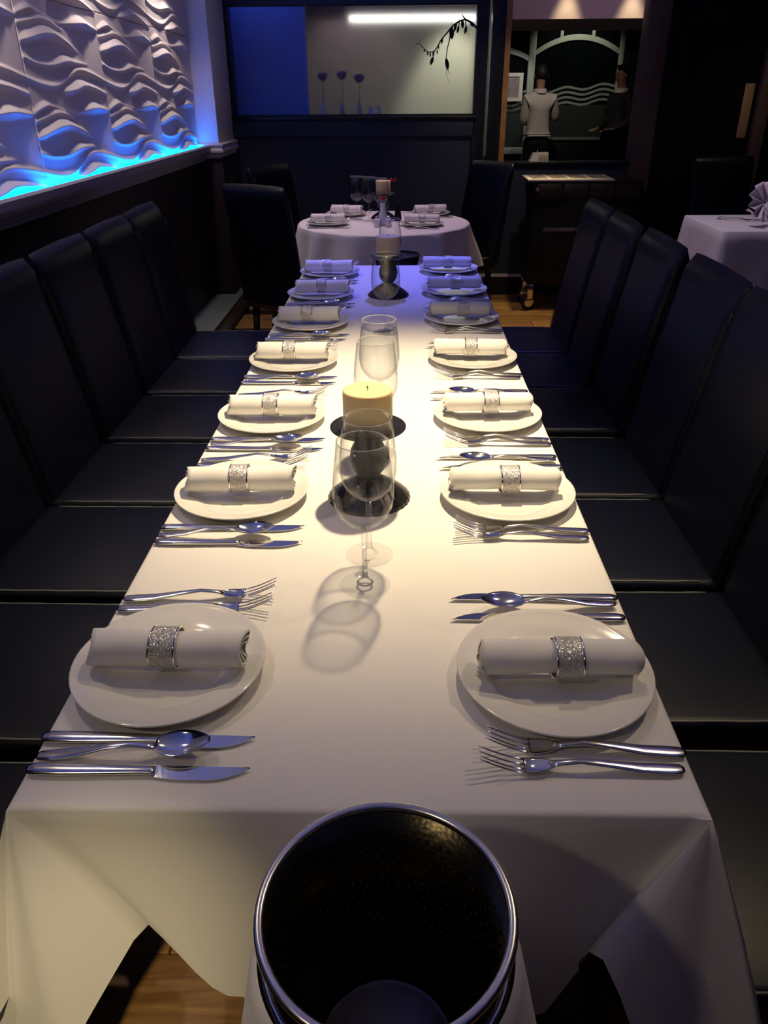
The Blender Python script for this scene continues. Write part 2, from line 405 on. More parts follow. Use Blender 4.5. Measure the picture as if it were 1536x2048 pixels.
# far room behind the opening
wf = tag(box('wall_far', .735, 4.3, 13.06, 13.2, 0, 2.5, BLACK), kind='structure')
box('bulkhead', .735, 4.3, 8.0, 9.45, 2.035, 2.5, mat('lilac_bulkhead_paint', (.74, .62, .66), .8), wf)
win2 = tag(bpy.data.objects.new('window_2', None), kind='structure'); COL.objects.link(win2)
FRAMEP = mat('grey_green_window_frame', (.42, .48, .46), .45)
DPANE = mat('dark_window_glass', (.004, .006, .008), .06, spec=.6)
LOWPANE = mat('green_grey_obscured_glass', (.035, .05, .048), .4)
box('pane', 1.182, 1.867, 13.030, 13.045, 1.305, 2.451, DPANE, win2)
box('pane', 1.938, 3.144, 13.030, 13.045, 1.305, 2.451, DPANE, win2)
box('lower_pane', 1.182, 1.867, 13.030, 13.045, 0.737, 1.305, LOWPANE, win2)
box('lower_pane', 1.938, 3.191, 13.030, 13.045, 0.737, 1.305, LOWPANE, win2)
box('mullion', 1.844, 1.944, 12.980, 13.045, 0.442, 2.5, FRAMEP, win2, .008)
box('mullion', 3.15, 3.215, 12.980, 13.045, 0.442, 2.5, FRAMEP, win2, .008)
box('mullion', 2.275, 2.322, 12.990, 13.030, 2.167, 2.5, FRAMEP, win2, .005)
box('mullion', 2.73, 2.777, 12.990, 13.030, 2.167, 2.5, FRAMEP, win2, .005)
box('bottom_rail', 1.182, 3.215, 12.980, 13.045, 0.643, 0.737, FRAMEP, win2, .006)
box('head_panel', 3.215, 4.136, 12.990, 13.045, 0, 2.5, mat('dark_teal_panel', (.012, .018, .024), .4), win2)
def arch(x0, x1, z0, z1, t):
    V = []; F = []; n = 24
    for i in range(n + 1):
        u = i / n; x = x0 + (x1 - x0) * u; z = z0 + (z1 - z0) * (1 - (2 * u - 1) ** 2)
        V += [(x, 12.985, z), (x, 12.985, z - t), (x, 13.03, z - t), (x, 13.03, z)]
    for i in range(n):
        for j in range(4): F.append((4 * i + j, 4 * i + (j + 1) % 4, 4 * i + 4 + (j + 1) % 4, 4 * i + 4 + j))
    F += [(3, 2, 1, 0), tuple(4 * n + j for j in range(4))]
    mk('arch', V, F, FRAMEP, win2, False)
arch(1.926, 3.167, 2.002, 2.203, .07); arch(1.005, 1.867, 1.931, 2.049, .07)
ETCH = mat('etched_wave_band', (.34, .40, .40), .6)
for k in range(4):
    for (x0, x1) in ((1.18, 1.855), (1.945, 3.167)):
        rws = [[], []]; n = 60
        for i in range(n + 1):
            x = x0 + (x1 - x0) * i / n; z = 1.265 + .066 * k + .07 * (x - 1.945) + .025 * math.sin((x - 1.77) * 2 * PI / .53)
            rws[0].append((x, 13.026, z)); rws[1].append((x, 13.026, z + .033))
        V = rws[0] + rws[1] + [(p[0], 13.030, p[2]) for p in rws[1]] + [(p[0], 13.030, p[2]) for p in rws[0]]
        N1 = n + 1
        F = [(q * N1 + i, q * N1 + i + 1, ((q + 1) % 4) * N1 + i + 1, ((q + 1) % 4) * N1 + i) for q in range(4) for i in range(n)]
        mk('etched_wave', V, F, ETCH, win2, False)

# glazed service door on the right
dr = tag(bpy.data.objects.new('door_1', None), kind='structure'); COL.objects.link(dr)
box('jamb', 1.90, 1.95, YB - .02, YB + .10, 0, 2.5, BLACK, dr, .003)
box('jamb', 2.64, 2.72, YB - .03, YB + .10, 0, 2.5, BROWNPOST, dr, .003)
box('head', 1.95, 2.64, YB - .02, YB + .10, 2.08, 2.5, BLACK, dr, .003)
bmd = bmesh.new(); abox(bmd, 1.955, 2.635, YB + .03, YB + .07, .01, 1.42); abox(bmd, 1.955, 2.08, YB + .03, YB + .07, 1.42, 2.08)
abox(bmd, 2.47, 2.635, YB + .03, YB + .07, 1.42, 2.08); abox(bmd, 2.08, 2.47, YB + .03, YB + .07, 1.90, 2.08)
bmk('leaf', bmd, BLACK, dr)
box('pane', 2.08, 2.47, YB + .045, YB + .055, 1.42, 1.90, mat('dark_door_glass', (.006, .008, .009), .05, spec=.8), dr)
pp = box('push_plate', 2.535, 2.605, YB + .024, YB + .031, 1.16, 1.52, BRASS, dr, .003)
for z in (1.18, 1.50):
    for x in (2.547, 2.593): lathe('screw', [(.004, 0), (.004, -.002), (0, -.003)], CHROME, pp, 8, (0, 0, 0)).matrix_local = Matrix.Translation((x, YB + .0235, z)) @ Matrix.Rotation(-PI / 2, 4, 'X')
tag(box('wall_service', 2.72, 3.5, YB, YB + .10, 0, 2.5, BLACK), kind='structure')

# ceiling coves with violet strips
for sx in (-1, 1):
    nm = 'trim_4' if sx < 0 else 'trim_5'
    x0, x1 = (-1.425, -1.12) if sx < 0 else (1.30, 1.60)
    tag(box(nm, x0, x1, -1.5, 6.45, 2.33, 2.36, CEIL), kind='structure')
    xs = -1.22 if sx < 0 else 1.38
    tag(box('cove_strip', xs - .03, xs + .03, -1.0, 6.3, 2.361, 2.375, COVELED), 'violet blue light strip in the ceiling cove above the ' + ('left wall' if sx < 0 else 'right chairs'), 'light strip')

# ------------------------------------------------------------------ downlights
def downlight(i, x, y, z, ax, ay, wts, cone, blend, colr, rad):
    where = ['over the long table', 'over the near left chairs', 'by the near wave panels', 'by the middle wave panels', 'by the far wave panels',
             'over the near right chairs', 'over the far end of the long table', 'over the round table', 'over the square table', 'behind the near end of the table', 'over the trolley', 'added to light the floor under the cloth', 'added to light the glazed door', 'added to light the oak jamb'][i]
    t = thing('ceiling_downlight', 'small round ceiling spotlight ' + where, 'lamp', (x, y, 2.5 if z > 2.35 else 2.33), 0, 'ceiling spotlights')
    lathe('bezel', [(.035, -.001), (.055, -.001), (.056, -.006), (.040, -.010), (.036, -.006), (.035, -.001)], CHROME, t, 24)
    ld = bpy.data.lights.new('spot', 'SPOT'); ld.energy = wts; ld.color = colr; ld.spot_size = math.radians(cone); ld.spot_blend = blend; ld.shadow_soft_size = rad
    lo = bpy.data.objects.new('spot', ld); COL.objects.link(lo); lo.parent = t
    lo.location = (0, 0, z - t.location.z)
    d = Vector((ax - x, ay - y, .75 - z)); lo.rotation_euler = d.to_track_quat('-Z', 'Y').to_euler()
for i, d in enumerate(DOWNLIGHTS): downlight(i, *d)

# ------------------------------------------------------------------ chairs
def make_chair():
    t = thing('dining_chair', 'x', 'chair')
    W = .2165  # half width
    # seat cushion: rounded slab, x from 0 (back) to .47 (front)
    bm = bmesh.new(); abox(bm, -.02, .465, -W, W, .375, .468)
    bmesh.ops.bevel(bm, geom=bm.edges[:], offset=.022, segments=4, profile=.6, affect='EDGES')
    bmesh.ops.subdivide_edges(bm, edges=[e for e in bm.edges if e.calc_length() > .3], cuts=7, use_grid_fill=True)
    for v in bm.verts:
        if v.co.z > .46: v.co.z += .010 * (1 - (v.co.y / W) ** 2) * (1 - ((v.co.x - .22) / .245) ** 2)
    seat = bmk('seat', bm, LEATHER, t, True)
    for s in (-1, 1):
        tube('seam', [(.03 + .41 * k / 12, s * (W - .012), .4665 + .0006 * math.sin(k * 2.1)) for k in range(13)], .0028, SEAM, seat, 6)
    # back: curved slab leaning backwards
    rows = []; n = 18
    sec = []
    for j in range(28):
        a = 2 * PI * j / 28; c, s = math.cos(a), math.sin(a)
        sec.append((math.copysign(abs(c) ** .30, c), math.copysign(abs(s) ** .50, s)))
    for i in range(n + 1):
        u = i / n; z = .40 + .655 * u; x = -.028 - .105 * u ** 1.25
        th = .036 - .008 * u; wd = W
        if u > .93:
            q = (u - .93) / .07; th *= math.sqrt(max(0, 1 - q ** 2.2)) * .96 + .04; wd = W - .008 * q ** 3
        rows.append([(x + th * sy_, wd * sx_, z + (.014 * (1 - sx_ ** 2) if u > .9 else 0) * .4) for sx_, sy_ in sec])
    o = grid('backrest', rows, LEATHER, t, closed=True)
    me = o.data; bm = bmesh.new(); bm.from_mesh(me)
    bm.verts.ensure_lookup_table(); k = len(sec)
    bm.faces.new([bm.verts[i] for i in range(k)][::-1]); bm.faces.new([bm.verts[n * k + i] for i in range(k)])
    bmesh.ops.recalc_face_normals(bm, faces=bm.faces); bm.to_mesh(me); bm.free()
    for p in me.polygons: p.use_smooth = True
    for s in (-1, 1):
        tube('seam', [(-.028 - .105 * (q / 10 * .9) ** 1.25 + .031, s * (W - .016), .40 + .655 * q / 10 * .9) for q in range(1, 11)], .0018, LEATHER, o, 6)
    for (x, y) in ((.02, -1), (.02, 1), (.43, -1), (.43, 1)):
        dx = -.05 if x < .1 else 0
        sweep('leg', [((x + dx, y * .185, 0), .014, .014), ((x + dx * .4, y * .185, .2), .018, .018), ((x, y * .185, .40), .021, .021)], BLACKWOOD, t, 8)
    return t
chair = make_chair(); first = True
def place_chair(loc, rz, label, group):
    global first
    if first:
        first = False; chair.location = loc; chair.rotation_euler = (0, 0, rz); chair['label'] = label; o = chair
    else: o = dup(chair, label, loc, rz)
    o['group'] = group
    return o
for i, yc in enumerate([.735, 1.20, 1.66, 2.10, 2.555, 3.01, 3.455]):
    place_chair((-.972 - random.uniform(0, .012), yc, 0), random.uniform(-.012, .012), f'black leather high-backed chair, {ORD[i]} on the left of the long table', 'chairs along the long table')
for i, yc in enumerate([.775, 1.26, 1.715, 2.155, 2.64, 3.08, 3.525]):
    place_chair((.722 + random.uniform(0, .012), yc, 0), PI + random.uniform(-.012, .012), f'black leather high-backed chair, {ORD[i]} on the right of the long table', 'chairs along the long table')
place_chair((-.70, 4.42, 0), math.radians(58), 'black leather chair with blue lit top between the long table and the round table', 'chairs around the round table')
place_chair((-.78, 5.55, 0), math.radians(-30), 'black leather chair behind the left rim of the round table', 'chairs around the round table')
place_chair((.52, 5.72, 0), math.radians(215), 'black leather chair behind the right rim of the round table', 'chairs around the round table')
place_chair((2.35, 6.06, 0), math.radians(-90), 'black leather chair behind the square table with the tulle bow', 'chairs at the square table')

# ------------------------------------------------------------------ long table and cloth
TX0, TX1, TY0, TY1, TZ = -.453, .356, .605, 3.79, .75
t = thing('long_table', 'long dining table hidden under a white cloth between two rows of black chairs', 'table')
box('tabletop', TX0 + .012, TX1 - .012, TY0 + .012, TY1 - .012, .715, .742, BLACKWOOD, t, .004)
for (x, y) in ((-.30, .98), (.20, .98), (-.30, 2.2), (.20, 2.2), (-.30, 3.6), (.20, 3.6)):
    sweep('leg', [((x, y, 0), .025, .025), ((x, y, .715), .03, .03)], BLACKWOOD, t, 8)
# loft: pairs (edge point, hem point) around the table
pairs = []
def P(a, b): pairs.append((Vector(a), Vector(b)))
n = 90
for i in range(n + 1):      # left side, far to near
    y = TY1 - .02 - (TY1 - TY0 - .05) * i / n
    wv = .006 * math.sin(y * 17) + .003 * math.sin(y * 41)
    P((TX0, y, TZ), (TX0 - .012 - abs(wv), y, .495 + .004 * math.sin(y * 9)))
ap = (TX0, TY0, TZ)
# near left corner: fan from the corner
for hem in ((-.490, .52, .478), (-.535, .505, .40), (-.580, .50, .28), (-.600, .488, .14), (-.560, .475, .09), (-.500, .478, .14), (-.455, .485, .24), (-.428, .492, .33), (-.408, .505, .405), (-.388, .530, .455), (-.360, .560, .495), (-.335, .590, .528), (-.318, .604, .540)):
    P(ap, hem)
for k in range(1, 31):     # front panel
    u = k / 31; x = TX0 + (TX1 - TX0) * (.0 + u)
    hx = -.318 + (.238 + .318) * u
    hz = interp([(0, .540), (.18, .40), (.35, .31), (.6, .28), (.8, .30), (.93, .36), (1, .46)], u)
    P((x, TY0, TZ), (hx, TY0 - .006 - .012 * math.sin(u * PI) - .006 * math.sin(u * 19), hz))
ap = (TX1, TY0, TZ)
for hem in ((.238, .603, .46), (.230, .590, .50), (.232, .568, .555), (.244, .552, .565), (.266, .536, .52), (.292, .522, .45), (.322, .508, .36), (.360, .498, .20), (.410, .480, .09), (.470, .485, .11), (.492, .500, .24), (.475, .520, .36), (.440, .548, .446), (.400, .588, .485)):
    P(ap, hem)
for i in range(n + 1):      # right side, near to far
    y = TY0 + .03 + (TY1 - TY0 - .05) * i / n
    wv = .005 * math.sin(y * 19 + 1) + .003 * math.sin(y * 43)
    P((TX1, y, TZ), (TX1 + .010 + abs(wv), y, .497 + .004 * math.sin(y * 11)))
for i in range(20):         # far end
    x = TX1 - (TX1 - TX0) * (i + .5) / 20
    P((x, TY1, TZ), (x, TY1 + .014 + .008 * math.sin(x * 30), .40))
pairs.append(pairs[0])
ctr = Vector(((TX0 + TX1) / 2, (TY0 + TY1) / 2, 0))
rows = []
for inset, dz in ((.035, 0), (.008, 0), (.003, -.0012), (.0, -.005)):
    rr = []
    for a, b in pairs:
        q = Vector((min(max(a.x, TX0 + inset), TX1 - inset), min(max(a.y, TY0 + inset), TY1 - inset), TZ + dz)); rr.append(q)
    rows.append(rr)
NT = 14
for k in range(1, NT + 1):
    u = k / NT; rr = []
    for a, b in pairs:
        st = Vector((a.x, a.y, TZ - .005)); p = st.lerp(b, u)
        h = Vector((b.x - a.x, b.y - a.y, 0)); d = math.sin(u * PI) * .08
        p += Vector((h.x, h.y, 0)) * d * .6
        rr.append(p)
    rows.append(rr)
V = [p for r in rows for p in r]; nn = len(pairs); F = []
for i in range(len(rows) - 1):
    for j in range(nn - 1): F.append((i * nn + j, i * nn + j + 1, (i + 1) * nn + j + 1, (i + 1) * nn + j))
# top sheet
base = len(V); gx, gy = 24, 90
for j in range(gy + 1):
    for i in range(gx + 1):
        x = TX0 + .035 + (TX1 - TX0 - .07) * i / gx; y = TY0 + .035 + (TY1 - TY0 - .07) * j / gy
        edge = min(i, gx - i, j, gy - j) > 0
        V.append((x, y, TZ + (.0004 * math.sin(x * 31 + y * 13) * math.sin(y * 9) - .0004 if edge else 0)))
for j in range(gy):
    for i in range(gx): F.append((base + j * (gx + 1) + i, base + j * (gx + 1) + i + 1, base + (j + 1) * (gx + 1) + i + 1, base + (j + 1) * (gx + 1) + i))
tc_ = mk('tablecloth', V, F, CLOTH)
bm = bmesh.new(); bm.from_mesh(tc_.data); bmesh.ops.recalc_face_normals(bm, faces=bm.faces); bm.to_mesh(tc_.data); bm.free()
for p in tc_.data.polygons: p.use_smooth = True
tag(tc_, 'long white cloth covering the long table with corner folds at the near end', 'tablecloth')

# ------------------------------------------------------------------ place settings
TOP = TZ + .0012
def make_plate():
    return lathe('dinner_plate', [(0, .0060), (.060, .0060), (.078, .0068), (.086, .0095), (.094, .0130), (.112, .0160), (.128, .0195), (.1325, .0215), (.1345, .0210), (.1345, .0190), (.128, .0155), (.110, .0120), (.094, .0085), (.084, .0040), (.080, .0005), (.076, .0005), (.074, .0030), (0, .0030)], CHINA, None, 64)
def make_napkin():
    # a rolled sheet: spiral section swept along x
    prof = []; ns = 54; turns = 2.6
    for k in range(ns + 1):
        u = k / ns; a = -PI / 2 - .35 + 2 * PI * turns * (u - 1)
        rr = .34 + .66 * u
        prof.append((a, rr))
    V = []; F = []; L2 = .106; NX = 22
    for i in range(NX + 1):
        x = -L2 + 2 * L2 * i / NX
        pin = 1 - .07 * math.exp(-(x / .03) ** 2)
        end = 1 + .02 * math.sin(i * .9)
        for side in (0, 1):
            for k, (a, rr) in enumerate(prof):
                r = rr - side * .09
                sk_ = .006 * (rr - .6) * math.sin(a * 1.0)
                yy = .0310 * r * math.cos(a) * pin * end; zz = .0265 * r * math.sin(a) * pin
                ex = 1.0 + (.035 * math.sin(2.0 * a) + .02 * (1 - rr)) * (1 if abs(i - NX / 2) > NX / 2 - 1 else .6)
                V.append((x * ex + sk_, yy + .0012 * math.sin(x * 40 + rr * 5), zz + .0262 + .0006 * math.sin(x * 55 + 2 * a)))
    n1 = len(prof); st = 2 * n1
    idx = lambda i, s, k: i * st + s * n1 + k
    for i in range(NX):
        for k in range(n1 - 1):
            F.append((idx(i, 0, k), idx(i, 0, k + 1), idx(i + 1, 0, k + 1), idx(i + 1, 0, k)))
            F.append((idx(i, 1, k + 1), idx(i, 1, k), idx(i + 1, 1, k), idx(i + 1, 1, k + 1)))
        F.append((idx(i, 0, n1 - 1), idx(i, 1, n1 - 1), idx(i + 1, 1, n1 - 1), idx(i + 1, 0, n1 - 1)))
        F.append((idx(i, 1, 0), idx(i, 0, 0), idx(i + 1, 0, 0), idx(i + 1, 1, 0)))
    for i in (0, NX):
        for k in range(n1 - 1): F.append((idx(i, 0, k), idx(i, 1, k), idx(i, 1, k + 1), idx(i, 0, k + 1)))
    return mk('rolled_napkin', V, F, NAPKIN)
def make_ring():
    t = thing('napkin_ring', 'x', 'napkin ring')
    def band(nm, x0, x1, g0, g1, mt, nseg=40):
        rows = []
        for (x, g) in ((x0, g0), (x0, g1), (x1, g1), (x1, g0), (x0, g0)):
            rows.append([(x, (.0300 + g) * math.cos(2 * PI * j / nseg), (.0256 + g) * math.sin(2 * PI * j / nseg) + .0262) for j in range(nseg)])
        o = grid(nm, rows, mt, t, closed=True, smooth=False)
        return o
    band('glitter_band', -.0165, .0165, .0000, .0016, GLITTER, 64)
    for s in (-1, 1):
        pts = [(s * .0175, (.0292 + .0012) * math.cos(2 * PI * j / 48), (.0238 + .0012) * math.sin(2 * PI * j / 48) + .0245) for j in range(49)]
        rows = []
        for j in range(48):
            a = 2 * PI * j / 48; c = Vector((s * .0175,   .0312 * math.cos(a), .0268 * math.sin(a) + .0262)); nrm = Vector((0, math.cos(a), math.sin(a)))
            rows.append([c + Vector((.0016 * math.cos(q), 0, 0)) + nrm * .0016 * math.sin(q) for q in [2 * PI * z / 6 for z in range(6)]])
        rows.append(rows[0]); grid('rim', rows, CHROME, t, closed=True)
    return t
def cutlery_handle(nm, L, prof, t, z):
    sweep(nm, [((x, 0, z(x)), w, h) for x, w, h in prof], STEELH, t, 12)
def make_knife():
    t = thing('table_knife', 'x', 'knife')
    pr = [(0, .004, .002), (.003, .0075, .0034), (.012, .0095, .0042), (.04, .0100, .0044), (.09, .0085, .0042), (.135, .0066, .0038), (.150, .0062, .0034), (.156, .0070, .0026)]
    cutlery_handle('handle', .156, pr, t, lambda x: .0046)
    V = []; F = []; n = 16
    for i in range(n + 1):
        u = i / n; x = .153 + .117 * u
        top = .0085 - .001 * u                       # spine side
        bot = -.0072 - .0045 * math.sin(min(1, u * 3) * PI / 2)
        if u > .55:
            q = (u - .55) / .45; bot = bot * (1 - q ** 2.2) + (top - .0008) * q ** 2.2
        th = .0011 - .0004 * u
        V += [(x, top, .0032 + th), (x, bot, .0022 + .0003), (x, bot, .0022 - .0003), (x, top, .0032 - th)]
    for i in range(n):
        for j in range(4): F.append((4 * i + j, 4 * i + (j + 1) % 4, 4 * i + 4 + (j + 1) % 4, 4 * i + 4 + j))
    F += [(3, 2, 1, 0), tuple(4 * n + j for j in range(4))]
    o = mk('blade', V, F, STEEL, t, False)
    return t
def arch_z(keys): return lambda x: cinterp(keys, x)
def make_fork():
    t = thing('dinner_fork', 'x', 'fork')
    zf = arch_z([(0, .0040), (.05, .0050), (.085, .0095), (.115, .0145), (.145, .0120), (.170, .0055), (.184, .0030), (.200, .0050), (.222, .0125), (.247, .0245)])
    pr = [(0, .004, .0016), (.004, .0080, .0022), (.02, .0100, .0026), (.05, .0092, .0026), (.09, .0060, .0024), (.125, .0042, .0022), (.15, .0048, .0020), (.162, .0070, .0015)]
    cutlery_handle('handle', .162, pr, t, zf)
    V = []; F = []; n = 12; m_ = 8
    for s in (0, 1):
        for i in range(n + 1):
            x = .158 + .034 * i / n; hw = interp([(.158, .0062), (.170, .0110), (.182, .0126), (.192, .0126)], x)
            for j in range(m_ + 1):
                q = 2 * j / m_ - 1
                V.append((x, hw * q, zf(x) + .0022 * q * q * min(1, (x - .158) / .02) - s * .0016 + .0008))
    w1 = m_ + 1; off = (n + 1) * w1
    for i in range(n):
        for j in range(m_):
            a = i * w1 + j; F.append((a, a + 1, a + 1 + w1, a + w1)); F.append((off + a + 1, off + a, off + a + w1, off + a + 1 + w1))
        for j in (0, m_):
            a = i * w1 + j; F.append((a, a + w1, off + a + w1, off + a))
    for j in range(m_):
        F.append((j, j + 1, off + j + 1, off + j)); a = n * w1 + j; F.append((a, off + a, off + a + 1, a + 1))
    mk('head', V, F, STEEL, t)
    for q in (-1, -.36, .36, 1):
        y = q * .0112
        sweep('tine', [((.190 + .057 * k / 8, y * (1 - .05 * k / 8), zf(.190 + .057 * k / 8) + .0018 * q * q), .0019 - .0007 * k / 8, .0011 - .0004 * k / 8) for k in range(9)], STEEL, t, 6)
    return t
def make_spoon():
    t = thing('dessert_spoon', 'x', 'spoon')
    zf = arch_z([(0, .0040), (.04, .0055), (.105, .0175), (.140, .0125), (.160, .0100)])
    pr = [(0, .004, .0016), (.004, .0075, .0022), (.02, .0092, .0026), (.05, .0084, .0026), (.085, .0055, .0024), (.115, .0040, .0022), (.135, .0044, .0020), (.150, .0065, .0014)]
    cutlery_handle('handle', .15, pr, t, zf)
    rows = []; n = 16; m_ = 12
    for s in (0, 1):
        rr = []
        for i in range(n + 1):
            u = i / n; x = .146 + .068 * u
            hw = .0215 * (math.sin(PI * min(1, (u * .93 + .045)) ** .85) ** .62)
            dep = .0095 * math.sin(PI * min(1, u + .02)) ** .8
            zc = .0155 + .004 * u
            rr.append([(x, hw * (2 * j / m_ - 1), zc - dep * (1 - (2 * j / m_ - 1) ** 2) - s * .0011) for j in range(m_ + 1)])
        rows.append(rr)
    V = [p for rr in rows for r in rr for p in r]; F = []; w1 = m_ + 1; off = (n + 1) * w1
    for i in range(n):
        for j in range(m_):
            a = i * w1 + j; F.append((a, a + 1, a + 1 + w1, a + w1)); F.append((off + a + 1, off + a, off + a + w1, off + a + 1 + w1))
        for j in (0, m_):
            a = i * w1 + j; F.append((a, a + w1, off + a + w1, off + a))
    for j in range(m_):
        F.append((j, j + 1, off + j + 1, off + j)); a = n * w1 + j; F.append((a, off + a, off + a + 1, a + 1))
    mk('bowl', V, F, STEEL, t)
    return t
PROTO = {'plate': make_plate(), 'napkin': make_napkin(), 'ring': make_ring(), 'knife': make_knife(), 'fork': make_fork(), 'spoon': make_spoon()}
CATS = {'plate': 'plate', 'napkin': 'napkin'}
used = set()
def put(kind, label, loc, rz, group):
    if kind in used: o = dup(PROTO[kind], label, loc, rz)
    else:
        used.add(kind); o = PROTO[kind]; o.location = loc; o.rotation_euler = (0, 0, rz); o['label'] = label
    o['group'] = group
    if kind in CATS: o['category'] = CATS[kind]
    return o
LY = [.848, 1.385, 1.805, 2.262, 2.700, 3.140, 3.565]
RY = [.838, 1.385, 1.815, 2.290, 2.765, 3.205, 3.640]
J = lambda a: random.uniform(-a, a)
for side, ys in (('left', LY), ('right', RY)):
    s = 1 if side == 'left' else -1; rot = 0 if s > 0 else PI
    px = -.321 if s > 0 else .216
    xh = TX0 + .006 if s > 0 else TX1 - .006          # handle ends at the table edge
    for i, yc in enumerate(ys):
        wh = f'{ORD[i]} {side} setting on the long table'
        put('plate', f'round white china plate, {wh}', (px + J(.004), yc, TOP), J(1), 'plates on the long table')
        ny = yc - .004 + J(.006); nx = px + J(.006) + .002 * s; nr = rot + J(.05) if i else rot - .01 * s
        put('napkin', f'rolled white napkin on the plate, {wh}', (nx, ny, TOP + .0165), nr, 'rolled napkins on the long table')
        put('ring', f'silver glitter napkin ring, {wh}', (nx - .004 * s + J(.006), ny, TOP + .0163), nr, 'napkin rings on the long table')
        # own right hand: knives and spoon; own left hand: forks
        q = lambda d: yc - s * d
        g = 'cutlery on the long table'
        put('knife', f'table knife close by the plate, {wh}', (xh + J(.006), q(.136), TOP), rot + J(.012), g)
        put('spoon', f'spoon between two knives, {wh}', (xh + J(.004) + .004 * s, q(.170), TOP + .0022), rot + .06 + J(.02), g)
        put('knife', f'outer table knife beyond the spoon, {wh}', (xh - .002 * s + J(.005), q(.189), TOP), rot + J(.012), g)
        put('fork', f'fork close by the plate, {wh}', (xh + J(.004) - .001 * s, q(-.141), TOP), rot + (.02 if s > 0 else -.03) + J(.01), g)
        put('fork', f'outer fork away from the plate, {wh}', (xh + J(.004) + .003 * s, q(-.168), TOP), rot + (.07 if s > 0 else -.02) + J(.015), g)

# ------------------------------------------------------------------ wine glasses
def make_wineglass():
    t = thing('wine_glass', 'x', 'wine glass')
    H = .26
    lathe('bowl', [(.004, .112), (.012, .1135), (.026, .121), (.038, .134), (.0455, .150), (.0482, .168), (.0478, .190), (.0455, .215), (.0420, .242), (.0395, H), (.0387, H), (.0411, .242), (.0445, .215), (.0467, .190), (.0470, .168), (.0443, .151), (.0368, .136), (.025, .124), (.012, .118), (0, .1168)], GLASS, t, 48)
    lathe('rim', [(.0395, H - .0006), (.0399, H), (.0393, H + .0007), (.0386, H), (.0390, H - .0006)], mat('glass_rim', (.85, .87, .88), .05, .0, spec=.8, trans=.6), t, 48)
    lathe('stem', [(.0065, .112), (.0048, .100), (.0042, .075), (.0042, .040), (.0050, .018), (.0085, .009), (.014, .0055)], STEMGLASS, t, 20)
    lathe('foot', [(.010, .0065), (.022, .0040), (.036, .0026), (.0415, .0022), (.0422, .0014), (.0415, .0006), (.0, .0006)], FOOTGLASS, t, 48)
    return t
wg = make_wineglass(); wgf = True
def put_glass(loc, label, group):
    global wgf
    if wgf: wgf = False; o = wg; o.location = loc; o['label'] = label
    else: o = dup(wg, label, loc, 0)
    o['group'] = group
g = 'wine glasses on the long table'
put_glass((-.057, 1.066, TOP), 'clear wine glass nearest the camera on the long table', g)
put_glass((-.053, 1.160, TOP), 'clear wine glass just in front of the near candle', g)
put_glass((-.053, 1.600, TOP), 'clear wine glass just behind the near candle', g)
put_glass((-.050, 1.775, TOP), 'clear wine glass behind the near candle, second of the middle pair', g)
put_glass((-.050, 2.600, TOP), 'clear wine glass just in front of the far candle', g)
put_glass((-.046, 3.400, TOP), 'clear wine glass just behind the far candle', g)

# ------------------------------------------------------------------ candle holders and candles
def make_holder():
    t = thing('candle_holder', 'x', 'candle holder')
    lathe('base', [(0, .0), (.078, .0), (.083, .0015), (.080, .006), (.066, .018), (.046, .032), (.028, .043), (.018, .047), (0, .047)], DARKMETAL, t, 96, flute=(.014, 32))
    lathe('stem', [(.010, .046), (.022, .052), (.033, .067), (.0375, .085), (.035, .105), (.026, .124), (.016, .136), (.012, .142)], EGG, t, 32)
    lathe('dish', [(0, .139), (.020, .139), (.050, .143), (.070, .150), (.0735, .1525), (.0735, .1545), (.068, .1530), (.048, .1465), (0, .1455)], DARKMETAL, t, 48)
    return t
def make_candle():
    t = thing('pillar_candle', 'x', 'candle')
    lathe('wax', [(0, .0), (.046, .0), (.0475, .002), (.0475, .078), (.0465, .0815), (.044, .0825), (.030, .0815), (.012, .0800), (0, .0795)], WAX, t, 48)
    tube('wick', [(0, 0, .079), (.0005, 0, .084), (-.001, .0005, .089)], .0011, WICK, t, 6)
    return t
ho = make_holder(); ca = make_candle()
for i, (x, y, z, where) in enumerate([(-.062, 1.385, TOP, 'near the camera on the long table'), (-.050, 3.165, TOP, 'at the far end of the long table'), (-.115, 5.36, TOP, 'on the round table')]):
    if i == 0: ho.location = (x, y, z); ca.location = (x, y, z + .1462); a, b = ho, ca
    else: a = dup(ho, None, (x, y, z)); b = dup(ca, None, (x, y, z + .1462), 1.3 * i)
    a['label'] = 'black candle holder with fluted base ' + where; a['group'] = 'candle holders'
    b['label'] = 'ivory pillar candle ' + where; b['group'] = 'pillar candles'

# ------------------------------------------------------------------ near bucket on its draped stand
BX, BY, BZ = -.010, .397, .885
bk = thing('wine_bucket', 'empty hammered steel wine bucket standing at the near end of the long table', 'bucket', (BX, BY, .662))
RIMM = mat('brushed_rim', (.88, .84, .76), .26, 1.0)
def bucket_parts(t, h, r1, r0, inner=BUCKET, rimmat=RIMM):
    lathe('body', [(r0 * .9, .001), (r0, .004), (r0 + (r1 - r0) * .5, h * .5), (r1, h - .004), (r1 - .003, h - .004), (r0 + (r1 - r0) * .5 - .003, h * .5), (r0 - .003, .012)], inner, t, 64)
    lathe('bottom', [(0, .001), (r0 * .9, .001), (r0 - .003, .013), (r0 * .93, .0135), (r0 * .90, .010), (0, .010)], BUCKETBASE, t, 48)
    rows = []
    for j in range(64):
        a = 2 * PI * j / 64
        rows.append([((r1 + .0045 * math.cos(q)) * math.cos(a), (r1 + .0045 * math.cos(q)) * math.sin(a), h + .0045 * math.sin(q)) for q in [2 * PI * z / 10 for z in range(10)]])
    rows.append(rows[0]); grid('rim', rows, rimmat, t, closed=True)
bucket_parts(bk, .221, .1035, .068)
V = []; F = []
